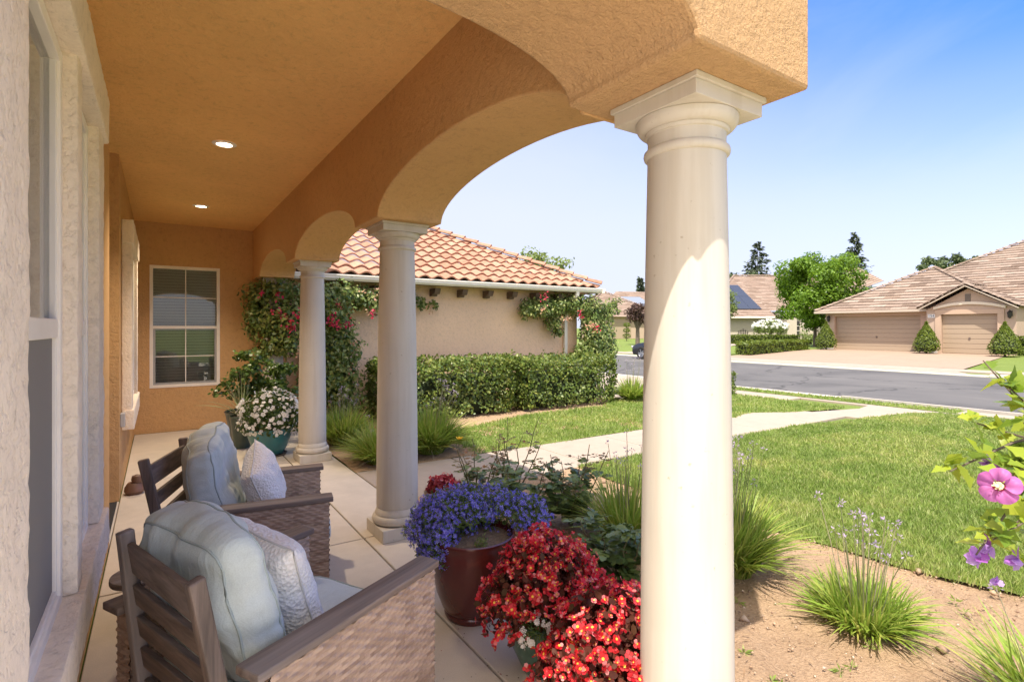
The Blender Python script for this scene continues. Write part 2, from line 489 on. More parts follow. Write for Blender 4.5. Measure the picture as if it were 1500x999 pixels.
# ----------------------------------------------------------------------------------------------
# mesh helpers
class MB:
    def __init__(s):
        s.v, s.f, s.m, s.uv = [], [], [], []

    def add(s, verts, faces, mi=0, uvs=None):
        n = len(s.v)
        s.v += [tuple(v) for v in verts]
        for k, f in enumerate(faces):
            s.f.append(tuple(i + n for i in f))
            s.m.append(mi)
            s.uv.append(uvs[k] if uvs else None)

    def box(s, lo, hi, mi=0, M=None):
        x0, y0, z0 = lo
        x1, y1, z1 = hi
        vs = [Vector(p) for p in ((x0, y0, z0), (x1, y0, z0), (x1, y1, z0), (x0, y1, z0), (x0, y0, z1), (x1, y0, z1), (x1, y1, z1), (x0, y1, z1))]
        if M is not None:
            vs = [M @ p for p in vs]
        s.add(vs, [(0, 3, 2, 1), (4, 5, 6, 7), (0, 1, 5, 4), (1, 2, 6, 5), (2, 3, 7, 6), (3, 0, 4, 7)], mi)

    def bar(s, a, b, w, h, up=(0, 0, 1), mi=0):
        a, b = Vector(a), Vector(b)
        d = (b - a)
        L = d.length
        d.normalize()
        side = d.cross(Vector(up)).normalized()
        u = side.cross(d)
        M = Matrix((( d.x, side.x, u.x, a.x), (d.y, side.y, u.y, a.y), (d.z, side.z, u.z, a.z), (0, 0, 0, 1)))
        s.box((0, -w / 2, -h / 2), (L, w / 2, h / 2), mi, M)

    def prism(s, poly, axis, a, b, mi=0):
        """polygon of (p, q) extruded along an axis: x -> (y, z), y -> (x, z), z -> (x, y)"""
        def P(p, t):
            return {0: (t, p[0], p[1]), 1: (p[0], t, p[1]), 2: (p[0], p[1], t)}[axis]
        n = len(poly)
        vs = [P(p, a) for p in poly] + [P(p, b) for p in poly]
        fs = [tuple(range(n - 1, -1, -1)), tuple(range(n, 2 * n))]
        fs += [(i, (i + 1) % n, n + (i + 1) % n, n + i) for i in range(n)]
        s.add(vs, fs, mi)

    def lathe(s, prof, n=32, c=(0, 0, 0), mi=0):
        vs, fs = [], []
        for r, z in prof:
            for k in range(n):
                a = 2 * PI * k / n
                vs.append((c[0] + r * math.cos(a), c[1] + r * math.sin(a), c[2] + z))
        for j in range(len(prof) - 1):
            for k in range(n):
                k2 = (k + 1) % n
                fs.append((j * n + k, j * n + k2, (j + 1) * n + k2, (j + 1) * n + k))
        s.add(vs, fs, mi)

    def tube(s, pts, r, n=6, mi=0, closed=False):
        pts = [Vector(p) for p in pts]
        m = len(pts)
        rs = r if isinstance(r, (list, tuple)) else [r] * m
        vs, fs = [], []
        up = Vector((0.13, 0.21, 0.97))
        for i, p in enumerate(pts):
            if closed:
                d = pts[(i + 1) % m] - pts[i - 1]
            else:
                d = pts[min(i + 1, m - 1)] - pts[max(i - 1, 0)]
            d.normalize()
            a = d.cross(up)
            if a.length < 1e-3:
                a = d.cross(Vector((1, 0, 0)))
            a.normalize()
            b = d.cross(a)
            for k in range(n):
                t = 2 * PI * k / n
                vs.append(p + (a * math.cos(t) + b * math.sin(t)) * rs[i])
        for i in range(m if closed else m - 1):
            j = (i + 1) % m
            for k in range(n):
                k2 = (k + 1) % n
                fs.append((i * n + k, i * n + k2, j * n + k2, j * n + k))
        if not closed:
            fs.append(tuple(range(n - 1, -1, -1)))
            fs.append(tuple((m - 1) * n + k for k in range(n)))
        s.add(vs, fs, mi)

    def build(s, name, mats, parent=None, org=None, smooth=False, bevel=0.0, segs=2, loc=None, angle=40):
        me = bpy.data.meshes.new(name)
        ox, oy, oz = org if org else (0, 0, 0)
        me.from_pydata([(x - ox, y - oy, z - oz) for x, y, z in s.v], [], s.f)
        if not isinstance(mats, (list, tuple)):
            mats = [mats]
        for m in mats:
            me.materials.append(m)
        if len(mats) > 1:
            me.polygons.foreach_set('material_index', s.m)
        if any(u is not None for u in s.uv):
            lay = me.uv_layers.new(name='UVMap')
            k = 0
            for f, u in zip(s.f, s.uv):
                for j in range(len(f)):
                    lay.data[k].uv = u[j] if u else (0, 0)
                    k += 1
        return link_mesh(name, me, parent, smooth, bevel, segs, loc, angle)


def link_mesh(name, me, parent=None, smooth=False, bevel=0.0, segs=2, loc=None, angle=40):
    me.validate()
    o = bpy.data.objects.new(name, me)
    COL.objects.link(o)
    if parent is not None:
        o.parent = parent
    if loc is not None:
        o.location = loc
    if smooth:
        me.shade_smooth()
        if smooth != 'all':
            me.set_sharp_from_angle(angle=R(angle))
    if bevel:
        md = o.modifiers.new('edge', 'BEVEL')
        md.width = bevel
        md.segments = segs
        md.limit_method = 'ANGLE'
        md.angle_limit = R(40)
    return o


def np_mesh(name, V, F, mats, parent=None, smooth=False, mi=None, uv=None, loc=None):
    V = np.asarray(V, dtype=np.float32).reshape(-1, 3)
    F = np.asarray(F, dtype=np.int32)
    k = F.shape[1]
    me = bpy.data.meshes.new(name)
    me.vertices.add(len(V))
    me.vertices.foreach_set('co', V.ravel())
    me.loops.add(F.size)
    me.loops.foreach_set('vertex_index', F.ravel())
    me.polygons.add(len(F))
    me.polygons.foreach_set('loop_start', np.arange(0, F.size, k, dtype=np.int32))
    if not isinstance(mats, (list, tuple)):
        mats = [mats]
    for m in mats:
        me.materials.append(m)
    if mi is not None:
        me.polygons.foreach_set('material_index', np.asarray(mi, dtype=np.int32))
    if uv is not None:
        lay = me.uv_layers.new(name='UVMap')
        lay.data.foreach_set('uv', np.asarray(uv, dtype=np.float32)[F.ravel()].ravel())
    me.update(calc_edges=True)
    o = bpy.data.objects.new(name, me)
    COL.objects.link(o)
    if parent is not None:
        o.parent = parent
    if loc is not None:
        o.location = loc
    if smooth:
        me.shade_smooth()
    return o


def unit(a):
    return a / np.maximum(np.linalg.norm(a, axis=-1, keepdims=True), 1e-9)


def scatter(T, F, pos, ax, nr, scale):
    """copies of a small template (axis +x, normal +z) at many places, as arrays"""
    T = np.asarray(T, float)
    F = np.asarray(F, int)
    pos = np.asarray(pos, float)
    n = len(pos)
    x = unit(np.asarray(ax, float))
    z = np.asarray(nr, float)
    z = unit(z - (z * x).sum(1, keepdims=True) * x)
    y = np.cross(z, x)
    sc = np.asarray(scale, float)
    if sc.ndim == 0:
        sc = np.full(n, sc)
    if sc.ndim == 1:
        sc = np.stack([sc] * 3, 1)
    V = pos[:, None, :] + (T[None, :, 0:1] * sc[:, None, 0:1]) * x[:, None, :] + (T[None, :, 1:2] * sc[:, None, 1:2]) * y[:, None, :] + (T[None, :, 2:3] * sc[:, None, 2:3]) * z[:, None, :]
    FF = (F[None] + (np.arange(n) * len(T))[:, None, None]).reshape(-1, F.shape[1])
    return V.reshape(-1, 3), FF


def join_arrays(lst):
    V, F, o = [], [], 0
    for v, f in lst:
        V.append(v)
        F.append(f + o)
        o += len(v)
    return np.concatenate(V), np.concatenate(F)


KITE = ([(0, 0, 0), (0.42, 0.30, 0.06), (1, 0, -0.04), (0.42, -0.30, 0.06)], [(0, 3, 2), (0, 2, 1)])
ROUND = ([(0, 0, 0), (0.28, 0.33, 0.05), (0.72, 0.30, 0.04), (1, 0, -0.06), (0.72, -0.30, 0.04), (0.28, -0.33, 0.05), (0.5, 0, 0)],
         [(6, 0, 5), (6, 5, 4), (6, 4, 3), (6, 3, 2), (6, 2, 1), (6, 1, 0)])
NARROW = ([(0, 0, 0), (0.5, 0.13, 0.03), (1, 0, -0.08), (0.5, -0.13, 0.03)], [(0, 3, 2), (0, 2, 1)])


def rand_dirs(n):
    return unit(rng.normal(size=(n, 3)))


def frames_out(nrm, droop=0.0, rnd=0.8):
    """leaf axis and normal for leaves whose faces look outward along nrm"""
    n = len(nrm)
    z = unit(nrm + rng.normal(size=(n, 3)) * rnd * 0.6)
    a = rng.normal(size=(n, 3))
    a[:, 2] -= droop
    a = a - (a * z).sum(1, keepdims=True) * z
    return unit(a), z


def flower_template(k, w=0.5, cup=0.25, seg=1):
    """k petals round a centre"""
    V, F = [], []
    for i in range(k):
        a = 2 * PI * i / k
        n = len(V)
        for (r, t, h) in ((0.05, 0, 0), (0.6, w * 0.55, cup * 0.5), (1.0, w * 0.28, cup), (1.0, -w * 0.28, cup), (0.6, -w * 0.55, cup * 0.5)):
            V.append((r * math.cos(a) - t * math.sin(a), r * math.sin(a) + t * math.cos(a), h))
        F += [(n, n + 4, n + 1), (n + 4, n + 3, n + 1), (n + 3, n + 2, n + 1)]
    return V, F


def thing(name, label, cat, loc=(0, 0, 0), rz=0.0, group=None):
    o = bpy.data.objects.new(name, None)
    COL.objects.link(o)
    o.empty_display_size = 0.1
    o.location = loc
    o.rotation_euler = (0, 0, rz)
    o['label'] = label
    o['category'] = cat
    if group:
        o['group'] = group
    return o


def tag(o, label, cat, group=None, kind=None):
    o['label'] = label
    o['category'] = cat
    if group:
        o['group'] = group
    if kind:
        o['kind'] = kind
    return o


def structure(o):
    o['kind'] = 'structure'
    return o


def kids(o):
    return [c for c in bpy.data.objects if c.parent is o]


def dup(root, loc, rz, label, group=None):
    r = root.copy()
    COL.objects.link(r)
    r.location = loc
    r.rotation_euler = (0, 0, rz)
    r['label'] = label
    if group:
        r['group'] = group
    for ch in kids(root):
        c = ch.copy()
        COL.objects.link(c)
        c.parent = r
        for g in kids(ch):
            d = g.copy()
            COL.objects.link(d)
            d.parent = c
    return r


# ----------------------------------------------------------------------------------------------
# roofs: courses of tiles clipped to a face
def clip_span(poly, t):
    xs = []
    n = len(poly)
    for i in range(n):
        (s0, t0), (s1, t1) = poly[i], poly[(i + 1) % n]
        if (t0 - t) * (t1 - t) <= 0 and abs(t1 - t0) > 1e-9:
            xs.append(s0 + (s1 - s0) * (t - t0) / (t1 - t0))
        elif abs(t0 - t) < 1e-9 and abs(t1 - t) < 1e-9:
            xs += [s0, s1]
    return (min(xs), max(xs)) if len(xs) >= 2 else None


def roof_face(mb, pts, course=0.38, lift=0.04, wave=None, amp=0.0, mi=0):
    """pts: 3-D corners, the first two along the eave (left to right seen from outside below)"""
    P = [Vector(p) for p in pts]
    ex = (P[1] - P[0]).normalized()
    nrm = (P[1] - P[0]).cross(P[-1] - P[0]).normalized()
    if nrm.z < 0:
        nrm = -nrm
    ey = nrm.cross(ex)
    if ey.z < 0:
        ey = -ey
    poly = [((p - P[0]).dot(ex), (p - P[0]).dot(ey)) for p in P]
    tmax = max(t for s, t in poly)
    n = max(1, int(round(tmax / course)))
    ch = tmax / n

    def pt(s, t, h):
        return P[0] + ex * s + ey * t + nrm * h

    for j in range(n):
        t0, t1 = j * ch, (j + 1) * ch
        a, b = clip_span(poly, t0 + 1e-6), clip_span(poly, t1 - 1e-6)
        if not a:
            continue
        if not b:
            b = ((a[0] + a[1]) / 2, (a[0] + a[1]) / 2)
        if wave:
            step = wave / 8.0
            lo, hi = min(a[0], b[0]), max(a[1], b[1])
            i0, i1 = int(math.floor(lo / step)), int(math.ceil(hi / step))
            ss = [i * step for i in range(i0, i1 + 1)]
            vs, fs, uv = [], [], []
            for s_ in ss:
                w = amp * (0.5 + 0.5 * math.cos(2 * PI * s_ / wave)) ** 0.75
                sa, sb = min(max(s_, a[0]), a[1]), min(max(s_, b[0]), b[1])
                vs += [pt(sa, t0 - 0.02, lift + w), pt(sb, t1, 0.0 + w * 0.92), pt(sa, t0 - 0.02, lift + w - 0.028)]
            for i in range(len(ss) - 1):
                k = i * 3
                if (vs[k] - vs[k + 3]).length < 1e-6 and (vs[k + 1] - vs[k + 4]).length < 1e-6:
                    continue
                fs.append((k, k + 3, k + 4, k + 1))
                uv.append([(ss[i] + wave / 2, t0 + 0.01), (ss[i + 1] - 1e-4 + wave / 2, t0 + 0.01), (ss[i + 1] - 1e-4 + wave / 2, t1 - 0.01), (ss[i] + wave / 2, t1 - 0.01)])
                fs.append((k + 2, k + 5, k + 3, k))
                uv.append([(ss[i] + wave / 2, t0 + 0.01)] * 4)
            mb.add(vs, fs, mi, uv)
        else:
            vs = [pt(a[0], t0, lift), pt(a[1], t0, lift), pt(b[1], t1, 0), pt(b[0], t1, 0), pt(a[0], t0, 0), pt(a[1], t0, 0)]
            e = 0.002
            mb.add(vs, [(0, 1, 2, 3), (4, 5, 1, 0)], mi,
                   [[(a[0], t0 * 0.38 / ch + e), (a[1], t0 * 0.38 / ch + e), (b[1], t1 * 0.38 / ch - e), (b[0], t1 * 0.38 / ch - e)],
                    [(a[0], t0 * 0.38 / ch + e)] * 4])


def ridge_caps(mb, a, b, r=0.09, L=0.34, mi=0):
    a, b = Vector(a), Vector(b)
    n = max(1, int((b - a).length / L))
    for i in range(n):
        p, q = a.lerp(b, i / n), a.lerp(b, (i + 1.12) / n)
        d = (q - p).normalized()
        side = d.cross(Vector((0, 0, 1))).normalized()
        up = side.cross(d)
        vs, fs, uv = [], [], []
        for (c, rr, hh) in ((p, r * 1.12, 0.03), (q, r * 0.92, 0.0)):
            for k in range(7):
                t = PI * k / 6
                vs.append(c + side * (rr * math.cos(t)) + up * (rr * math.sin(t) * 0.8 + hh))
        for k in range(6):
            fs.append((k, k + 1, k + 8, k + 7))
            uv.append([(i * 3.1 + 0.5, i * 1.7 + 0.1)] * 4)
        fs.append(tuple(range(7)))
        uv.append([(i * 3.1 + 0.5, i * 1.7 + 0.1)] * 7)
        mb.add(vs, fs, mi, uv)


def wall_panel(mb, axis, pos, thick, a0, a1, z0, z1, holes, mi=0):
    """wall perpendicular to axis (0 = x, 1 = y) with rectangular holes (a0, a1, z0, z1)"""
    A = sorted({a0, a1, *[h[0] for h in holes], *[h[1] for h in holes]})
    Z = sorted({z0, z1, *[h[2] for h in holes], *[h[3] for h in holes]})

    def solid(i, j):
        if i < 0 or j < 0 or i >= len(A) - 1 or j >= len(Z) - 1:
            return False
        ca, cz = (A[i] + A[i + 1]) / 2, (Z[j] + Z[j + 1]) / 2
        return not any(h[0] < ca < h[1] and h[2] < cz < h[3] for h in holes)

    def P(a, z, t):
        return (pos + t, a, z) if axis == 0 else (a, pos + t, z)
    for i in range(len(A) - 1):
        for j in range(len(Z) - 1):
            if not solid(i, j):
                continue
            x0, x1, q0, q1 = A[i], A[i + 1], Z[j], Z[j + 1]
            for t in (0, thick):
                mb.add([P(x0, q0, t), P(x1, q0, t), P(x1, q1, t), P(x0, q1, t)], [(0, 1, 2, 3)], mi)
            if not solid(i - 1, j):
                mb.add([P(x0, q0, 0), P(x0, q0, thick), P(x0, q1, thick), P(x0, q1, 0)], [(0, 1, 2, 3)], mi)
            if not solid(i + 1, j):
                mb.add([P(x1, q0, 0), P(x1, q0, thick), P(x1, q1, thick), P(x1, q1, 0)], [(0, 1, 2, 3)], mi)
            if not solid(i, j - 1):
                mb.add([P(x0, q0, 0), P(x1, q0, 0), P(x1, q0, thick), P(x0, q0, thick)], [(0, 1, 2, 3)], mi)
            if not solid(i, j + 1):
                mb.add([P(x0, q1, 0), P(x1, q1, 0), P(x1, q1, thick), P(x0, q1, thick)], [(0, 1, 2, 3)], mi)


# ==============================================================================================
# 1. THE GROUND
def sheet(name, poly, z, mat):
    mb = MB()
    mb.add([(x, y, z) for x, y in poly], [tuple(range(len(poly)))])
    return structure(mb.build(name, mat))


def slab(name, polys, z0, z1, mat, bevel=0.006):
    mb = MB()
    for p in polys:
        mb.prism(p, 2, z0, z1)
    return structure(mb.build(name, mat, bevel=bevel))


def rect(x0, y0, x1, y1):
    return [(x0, y0), (x1, y0), (x1, y1), (x0, y1)]


FAR = 0.15
# the big ground sheet: flat here, rising gently to the far side of the street
mb = MB()
xs = [-400, -20, 25.5, 37, 60, 900]
zs = [-0.06, -0.06, -0.04, FAR - 0.02, FAR - 0.02, FAR - 0.02]
for i in range(len(xs) - 1):
    mb.add([(xs[i], -400, zs[i]), (xs[i + 1], -400, zs[i + 1]), (xs[i + 1], 900, zs[i + 1]), (xs[i], 900, zs[i])], [(0, 1, 2, 3)])
structure(mb.build('ground', M_turf))


def far_z(x):
    return 0.0 if x < 25.5 else FAR * min(1, (x - 25.5) / 11.5)


# planting bed: rough soil
def bed(name, x0, y0, x1, y1, step=0.05, base=-0.012):
    nx, ny = int((x1 - x0) / step), int((y1 - y0) / step)
    X, Y = np.meshgrid(np.linspace(x0, x1, nx + 1), np.linspace(y0, y1, ny + 1), indexing='ij')
    Z = np.zeros_like(X)
    for i in range(nx + 1):
        for j in range(ny + 1):
            p = Vector((X[i, j], Y[i, j], 0))
            Z[i, j] = base + 0.022 * mnoise.noise(p * 1.3) + 0.014 * mnoise.noise(p * 5) + 0.010 * mnoise.noise(p * 13) + 0.006 * mnoise.noise(p * 29)
    V = np.stack([X, Y, Z], -1).reshape(-1, 3)
    idx = np.arange((nx + 1) * (ny + 1)).reshape(nx + 1, ny + 1)
    F = np.stack([idx[:-1, :-1], idx[1:, :-1], idx[1:, 1:], idx[:-1, 1:]], -1).reshape(-1, 4)
    return structure(np_mesh(name, V, F, M_soil, smooth=True))


bed('soil_bed', 1.83, -1.5, 4.6, 4.69, 0.03)
bed('soil_bed', 1.83, 5.88, 9.2, 9.74, 0.07)

# porch floor: slabs with joints
g = 0.006
slabs = []
ycuts = [0.94, 4.0, 6.75, 9.745]
for a, b in zip(ycuts[:-1], ycuts[1:]):
    slabs.append(rect(-0.295, a + g, 1.305 - g, b - g))
    slabs.append(rect(1.305 + g, a + g, 1.815 - g, b - g))
slabs.append(rect(-0.95, 4.905, -0.30, 6.095))
slab('porch_floor', slabs, -0.15, 0.0, M_floor, 0.006)
# unseen pale paving round the camera, added to bounce sun into the porch
slabs = []
for i in range(8):
    for j in range(7):
        slabs.append(rect(-9 + i * 1.36 + g, -8.2 + j * 1.3 + g, -9 + (i + 1) * 1.36 - g, -8.2 + (j + 1) * 1.3 - g))
slab('bounce_forecourt', slabs, -0.15, -0.002, concrete('bounce_concrete', (0.80, 0.71, 0.60), 0.06), 0.006)
# entry path to the public sidewalk
slabs = []
cuts = [1.815 + g, 3.0, 4.25, 5.5, 6.75, 8.0, 9.25, 10.4]
for a, b in zip(cuts[:-1], cuts[1:]):
    slabs.append(rect(a + g, 4.70, b - g, 5.87))
slabs.append([(10.4 + g, 4.45), (11.5, 4.2), (12.25, 4.0), (12.25, 5.1), (11.6, 5.0), (10.4 + g, 5.3)])
slab('entry_path', slabs, -0.15, -0.004, M_path, 0.008)
# public sidewalk along the street
slabs = []
y = -40.0
while y < 60:
    def sx(yy, off):
        return 12.28 + off
    if not (8.6 < y < 15.5) and not (2.6 < y < 5.6):
        slabs.append(rect(11.55, y + g, 12.4, y + 1.5 - g))
    elif 2.6 < y < 5.6:
        slabs.append(rect(12.25, y + g, 12.4, y + 1.5 - g))
    y += 1.5
slab('sidewalk', slabs, -0.15, -0.006, M_path, 0.008)
slab('driveway', [rect(8.5, 8.75, 13.1, 12.1), rect(8.5, 12.11, 13.1, 15.5)], -0.15, -0.008, M_path, 0.008)
# lawns (turf sheets; the blades follow)
LAWN_A = [(4.05, -6), (12.2, -6), (12.22, 2.75), (12.1, 3.9), (11.6, 4.15), (10.3, 4.38), (9.7, 4.36), (8.6, 4.66), (7.0, 4.69), (4.0, 4.69), (4.02, 3.2), (4.08, 2.3), (4.18, 1.4), (4.3, 0.9), (4.4, -1)]
LAWN_B = [(3.35, 5.88), (7.0, 5.88), (8.6, 5.75), (9.3, 5.9), (10.2, 5.42), (11.4, 5.15), (11.5, 6.2), (11.5, 8.7), (8.4, 8.7), (7.6, 8.0), (5.4, 7.95), (3.6, 7.3)]
LAWN_C = [(12.42, 3.7), (12.95, 3.7), (12.95, 8.7), (12.42, 8.7)]
LAWN_D = [(12.42, -6), (12.95, -6), (12.95, 2.2), (12.42, 2.2)]
def ragged(poly, amp):
    out = []
    n_ = len(poly)
    for i_ in range(n_):
        a_, b_ = Vector(poly[i_]), Vector(poly[(i_ + 1) % n_])
        m_ = max(1, int((b_ - a_).length / 0.12))
        for j_ in range(m_):
            q_ = a_.lerp(b_, j_ / m_)
            v_ = Vector((q_.x * 2.3, q_.y * 2.3, 1.7))
            out.append((q_.x + amp * mnoise.noise(v_) + amp * 0.5 * mnoise.noise(v_ * 4), q_.y + amp * mnoise.noise(v_ + Vector((9, 4, 2)))))
    return out


LAWN_A, LAWN_B = ragged(LAWN_A, 0.07), ragged(LAWN_B, 0.05)
for p in (LAWN_A, LAWN_B, LAWN_C, LAWN_D):
    sheet('lawn', p, -0.002, M_turf)
# the strip between sidewalk and lawn where there is none of the others
sheet('parkway_walk', rect(12.42, 2.2, 12.95, 3.7), -0.003, M_path)
# street
sheet('road', rect(13.55, -120, 22.75, 300), -0.035, M_asphalt)
mb = MB()
for x0, s in ((13.55, -1), (22.75, 1)):
    # gutter pan and kerb
    xa, xb, xc = x0, x0 + s * 0.38, x0 + s * 0.53
    for y0 in range(-120, 300, 6):
        pts = [(xa, -0.034), (xb, -0.05), (xb + s * 0.03, 0.04), (xc, 0.045), (xc, -0.2), (xa, -0.2)]
        if (s == 1 and 6 <= y0 <= 18) or (s == -1 and 6 <= y0 < 18):
            pts = [(xa, -0.034), (xb, -0.045), (xb + s * 0.1, -0.01), (xc, -0.002), (xc, -0.2), (xa, -0.2)]
        mb.prism(pts, 1, y0 + 0.01, y0 + 5.99)
structure(mb.build('kerb', M_kerb))
# far side: sidewalk, driveway, walks
mb = MB()
for y0 in range(-60, 120, 2):
    mb.box((24.3, y0 + 0.008, -0.1), (25.6, y0 + 1.992, 0.012))
structure(mb.build('sidewalk', M_path))
sheet('driveway_apron', [(23.29, 6.6), (24.29, 7.2), (24.29, 18.3), (23.29, 19.2)], 0.006, M_path)
mb = MB()
for (ya, yb, ya2, yb2) in ((7.4, 18.1, 9.0, 18.6),):
    mb.add([(25.62, ya, 0.016), (25.62, yb, 0.016), (38.2, yb2, FAR + 0.012), (38.2, ya2, FAR + 0.012)], [(0, 3, 2, 1)])
structure(mb.build('far_driveway', M_drive))


def ribbon(name, pts, w, mat, dz):
    mb = MB()
    P = [Vector(p) for p in pts]
    L, Rr = [], []
    for i, p in enumerate(P):
        d = P[min(i + 1, len(P) - 1)] - P[max(i - 1, 0)]
        n = Vector((-d.y, d.x, 0)).normalized() * w / 2
        L.append(p + n)
        Rr.append(p - n)
    for i in range(len(P) - 1):
        mb.add([(q.x, q.y, far_z(q.x) + dz) for q in (L[i], Rr[i], Rr[i + 1], L[i + 1])], [(0, 1, 2, 3)])
    return structure(mb.build(name, mat))


ribbon('front_walk', [(25.6, 24.5, 0), (30, 24.3, 0), (36, 25.2, 0), (43, 28.5, 0)], 1.1, M_path, 0.02)

# grass blades: dense near the camera, thinner far off
def in_poly(px, py, poly):
    n = len(poly)
    c = np.zeros(len(px), bool)
    j = n - 1
    for i in range(n):
        xi, yi = poly[i]
        xj, yj = poly[j]
        cond = ((yi > py) != (yj > py)) & (px < (xj - xi) * (py - yi) / (yj - yi + 1e-12) + xi)
        c ^= cond
        j = i
    return c


def blades(name, poly, dens_near, hmin, hmax):
    xs = [p[0] for p in poly]
    ys = [p[1] for p in poly]
    x0, x1, y0, y1 = min(xs), max(xs), max(min(ys), -2.5), max(ys)
    n = int((x1 - x0) * (y1 - y0) * dens_near)
    px, py = rng.uniform(x0, x1, n), rng.uniform(y0, y1, n)
    d = np.hypot(px, py)
    keep = in_poly(px + rng.normal(0, 0.045, n), py + rng.normal(0, 0.03, n), poly) & (rng.random(n) < np.clip((4.5 / d) ** 1.1, 0.2, 1))
    # only what the camera side of the yard can show
    dep = px * FX + py * FY
    rt = px * RX + py * RY
    keep &= (dep > 1.0) & (np.abs(rt) < dep * 1.15)
    px, py, d = px[keep], py[keep], d[keep]
    n = len(px)
    patch = np.array([mnoise.noise(Vector((a * 0.9, b * 0.9, 3.3))) for a, b in zip(px, py)])
    h = rng.uniform(hmin, hmax, n) * (1 + 0.35 * patch)
    w = 0.0027 * np.clip(d / 4.0, 1, 3.0)
    a = rng.uniform(0, 2 * PI, n)
    lean = rng.uniform(0.15, 0.9, n) * h
    b = rng.uniform(0, 2 * PI, n)
    base = np.stack([px, py, np.full(n, -0.004)], 1)
    side = np.stack([np.cos(a), np.sin(a), np.zeros(n)], 1) * w[:, None]
    ln = np.stack([np.cos(b), np.sin(b), np.zeros(n)], 1)
    mid = base + ln * (lean * 0.35)[:, None] + np.array([0, 0, 1.0]) * (h * 0.6)[:, None]
    tip = base + ln * lean[:, None] + np.array([0, 0, 1.0]) * h[:, None]
    V = np.stack([base - side, base + side, mid + side * 0.8, tip, mid - side * 0.8], 1).reshape(-1, 3)
    k = np.arange(n)[:, None] * 5
    F = np.concatenate([np.stack([k[:, 0], k[:, 0] + 1, k[:, 0] + 2], 1), np.stack([k[:, 0], k[:, 0] + 2, k[:, 0] + 4], 1), np.stack([k[:, 0] + 4, k[:, 0] + 2, k[:, 0] + 3], 1)])
    o = np_mesh(name, V, F, M_grass)
    return tag(o, 'short green lawn grass of the front yard', 'grass', kind='stuff')


def patchy(m, amt=0.35):
    nt = m.node_tree
    b = next(n for n in nt.nodes if n.type == 'BSDF_PRINCIPLED')
    src = b.inputs['Base Color'].links[0].from_socket
    n1 = noise_tex(nt, world_pos(nt), 0.8, 5, 0.65, 0.5)
    n2 = noise_tex(nt, world_pos(nt), 5, 4, 0.6)
    k = ramp(nt, [(0.34, (0.58, 0.70, 0.5)), (0.5, (1, 1, 1)), (0.66, (1.5, 1.22, 1.45))], mathn(nt, 'ADD', mathn(nt, 'MULTIPLY', n1.outputs[0], 0.65), mathn(nt, 'MULTIPLY', n2.outputs[0], 0.35)))
    c = mixc(nt, 1.0, src, k.outputs[0], 'MULTIPLY')
    for l in list(src.links):
        if l.to_node.type in ('BSDF_PRINCIPLED', 'HUE_SAT'):
            nt.links.new(c, l.to_socket)


patchy(M_grass)
allv = [blades('lawn_grass', LAWN_A, 10000, 0.03, 0.06), blades('lawn_grass', LAWN_B, 4200, 0.03, 0.06), blades('parkway_grass', LAWN_C, 2500, 0.03, 0.06), blades('parkway_grass', LAWN_D, 2500, 0.03, 0.06)]
allv[0]['label'] = 'mown green lawn between the soil bed and the street'
allv[1]['label'] = 'lawn strip between entry path and clipped hedge'
allv[2]['label'] = 'narrow grass strip beside the street kerb past the path end'
allv[3]['label'] = 'kerbside grass strip behind the hibiscus'

# ==============================================================================================
# 2. OUR HOUSE
HO = (-0.3, 5.0, 0.0)
house = thing('house', 'tan stucco house with arched porch on round cream columns and clay tiled garage wing', 'house', HO)

W1 = (1.40, 2.13, 0.755, 2.44)
W2 = (2.25, 2.85, 0.755, 2.44)
W3 = (6.75, 8.0, 0.80, 2.40)
mb = MB()
wall_panel(mb, 0, -0.30, -0.2, 0.935, 4.9, 0, 3.2, [W1, W2])
mb.box((-9.0, 0.935, 0), (-0.5, 1.135, 3.2))
mb.box((-9.0, 1.135, 0), (-8.8, 17, 3.2))
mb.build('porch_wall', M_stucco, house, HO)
mb = MB()
wall_panel(mb, 0, -0.30, -0.2, 6.1, 9.75, 0, 3.2, [W3])
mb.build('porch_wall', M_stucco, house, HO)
mb = MB()
mb.box((-1.0, 4.70, 0), (-0.505, 4.9, 3.2))
mb.box((-1.0, 6.1, 0), (-0.505, 6.3, 3.2))
mb.box((-1.2, 4.7, 0), (-1.0, 6.3, 3.2))
mb.build('entry_alcove', M_stucco, house, HO)
mb = MB()
mb.box((-0.995, 5.0, 0.02), (-0.955, 6.0, 2.2))
door = mb.build('front_door', plain('door_brown', (0.12, 0.06, 0.035), 0.5), house, HO, bevel=0.006)
mb = MB()
mb.tube([(-0.94, 5.9, 1.0), (-0.90, 5.9, 1.0), (-0.90, 5.8, 1.0)], 0.012, 8)
mb.build('handle', M_black, door, HO)
mb = MB()
WB = (-0.10, 0.817, 0.69, 2.54)
wall_panel(mb, 1, 9.75, 0.2, -0.5, 1.84, 0, 3.2, [WB])
mb.build('back_wall', M_stucco, house, HO)
mb = MB()
mb.box((1.84, 9.75, 0), (8.34, 9.95, 2.6))
# the wing's end wall and a band under its eave
mb.box((8.14, 9.95, 0), (8.34, 17, 2.9))
mb.box((1.84, 9.725, 2.19), (8.36, 9.749, 2.75))
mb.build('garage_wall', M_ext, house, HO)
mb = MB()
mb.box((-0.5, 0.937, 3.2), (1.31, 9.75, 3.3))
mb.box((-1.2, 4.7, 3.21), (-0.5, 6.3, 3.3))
mb.build('porch_ceiling', stucco('stucco_ceiling', (0.88, 0.545, 0.215), 50, 0.012, 0.7, var=0.2), house, HO)


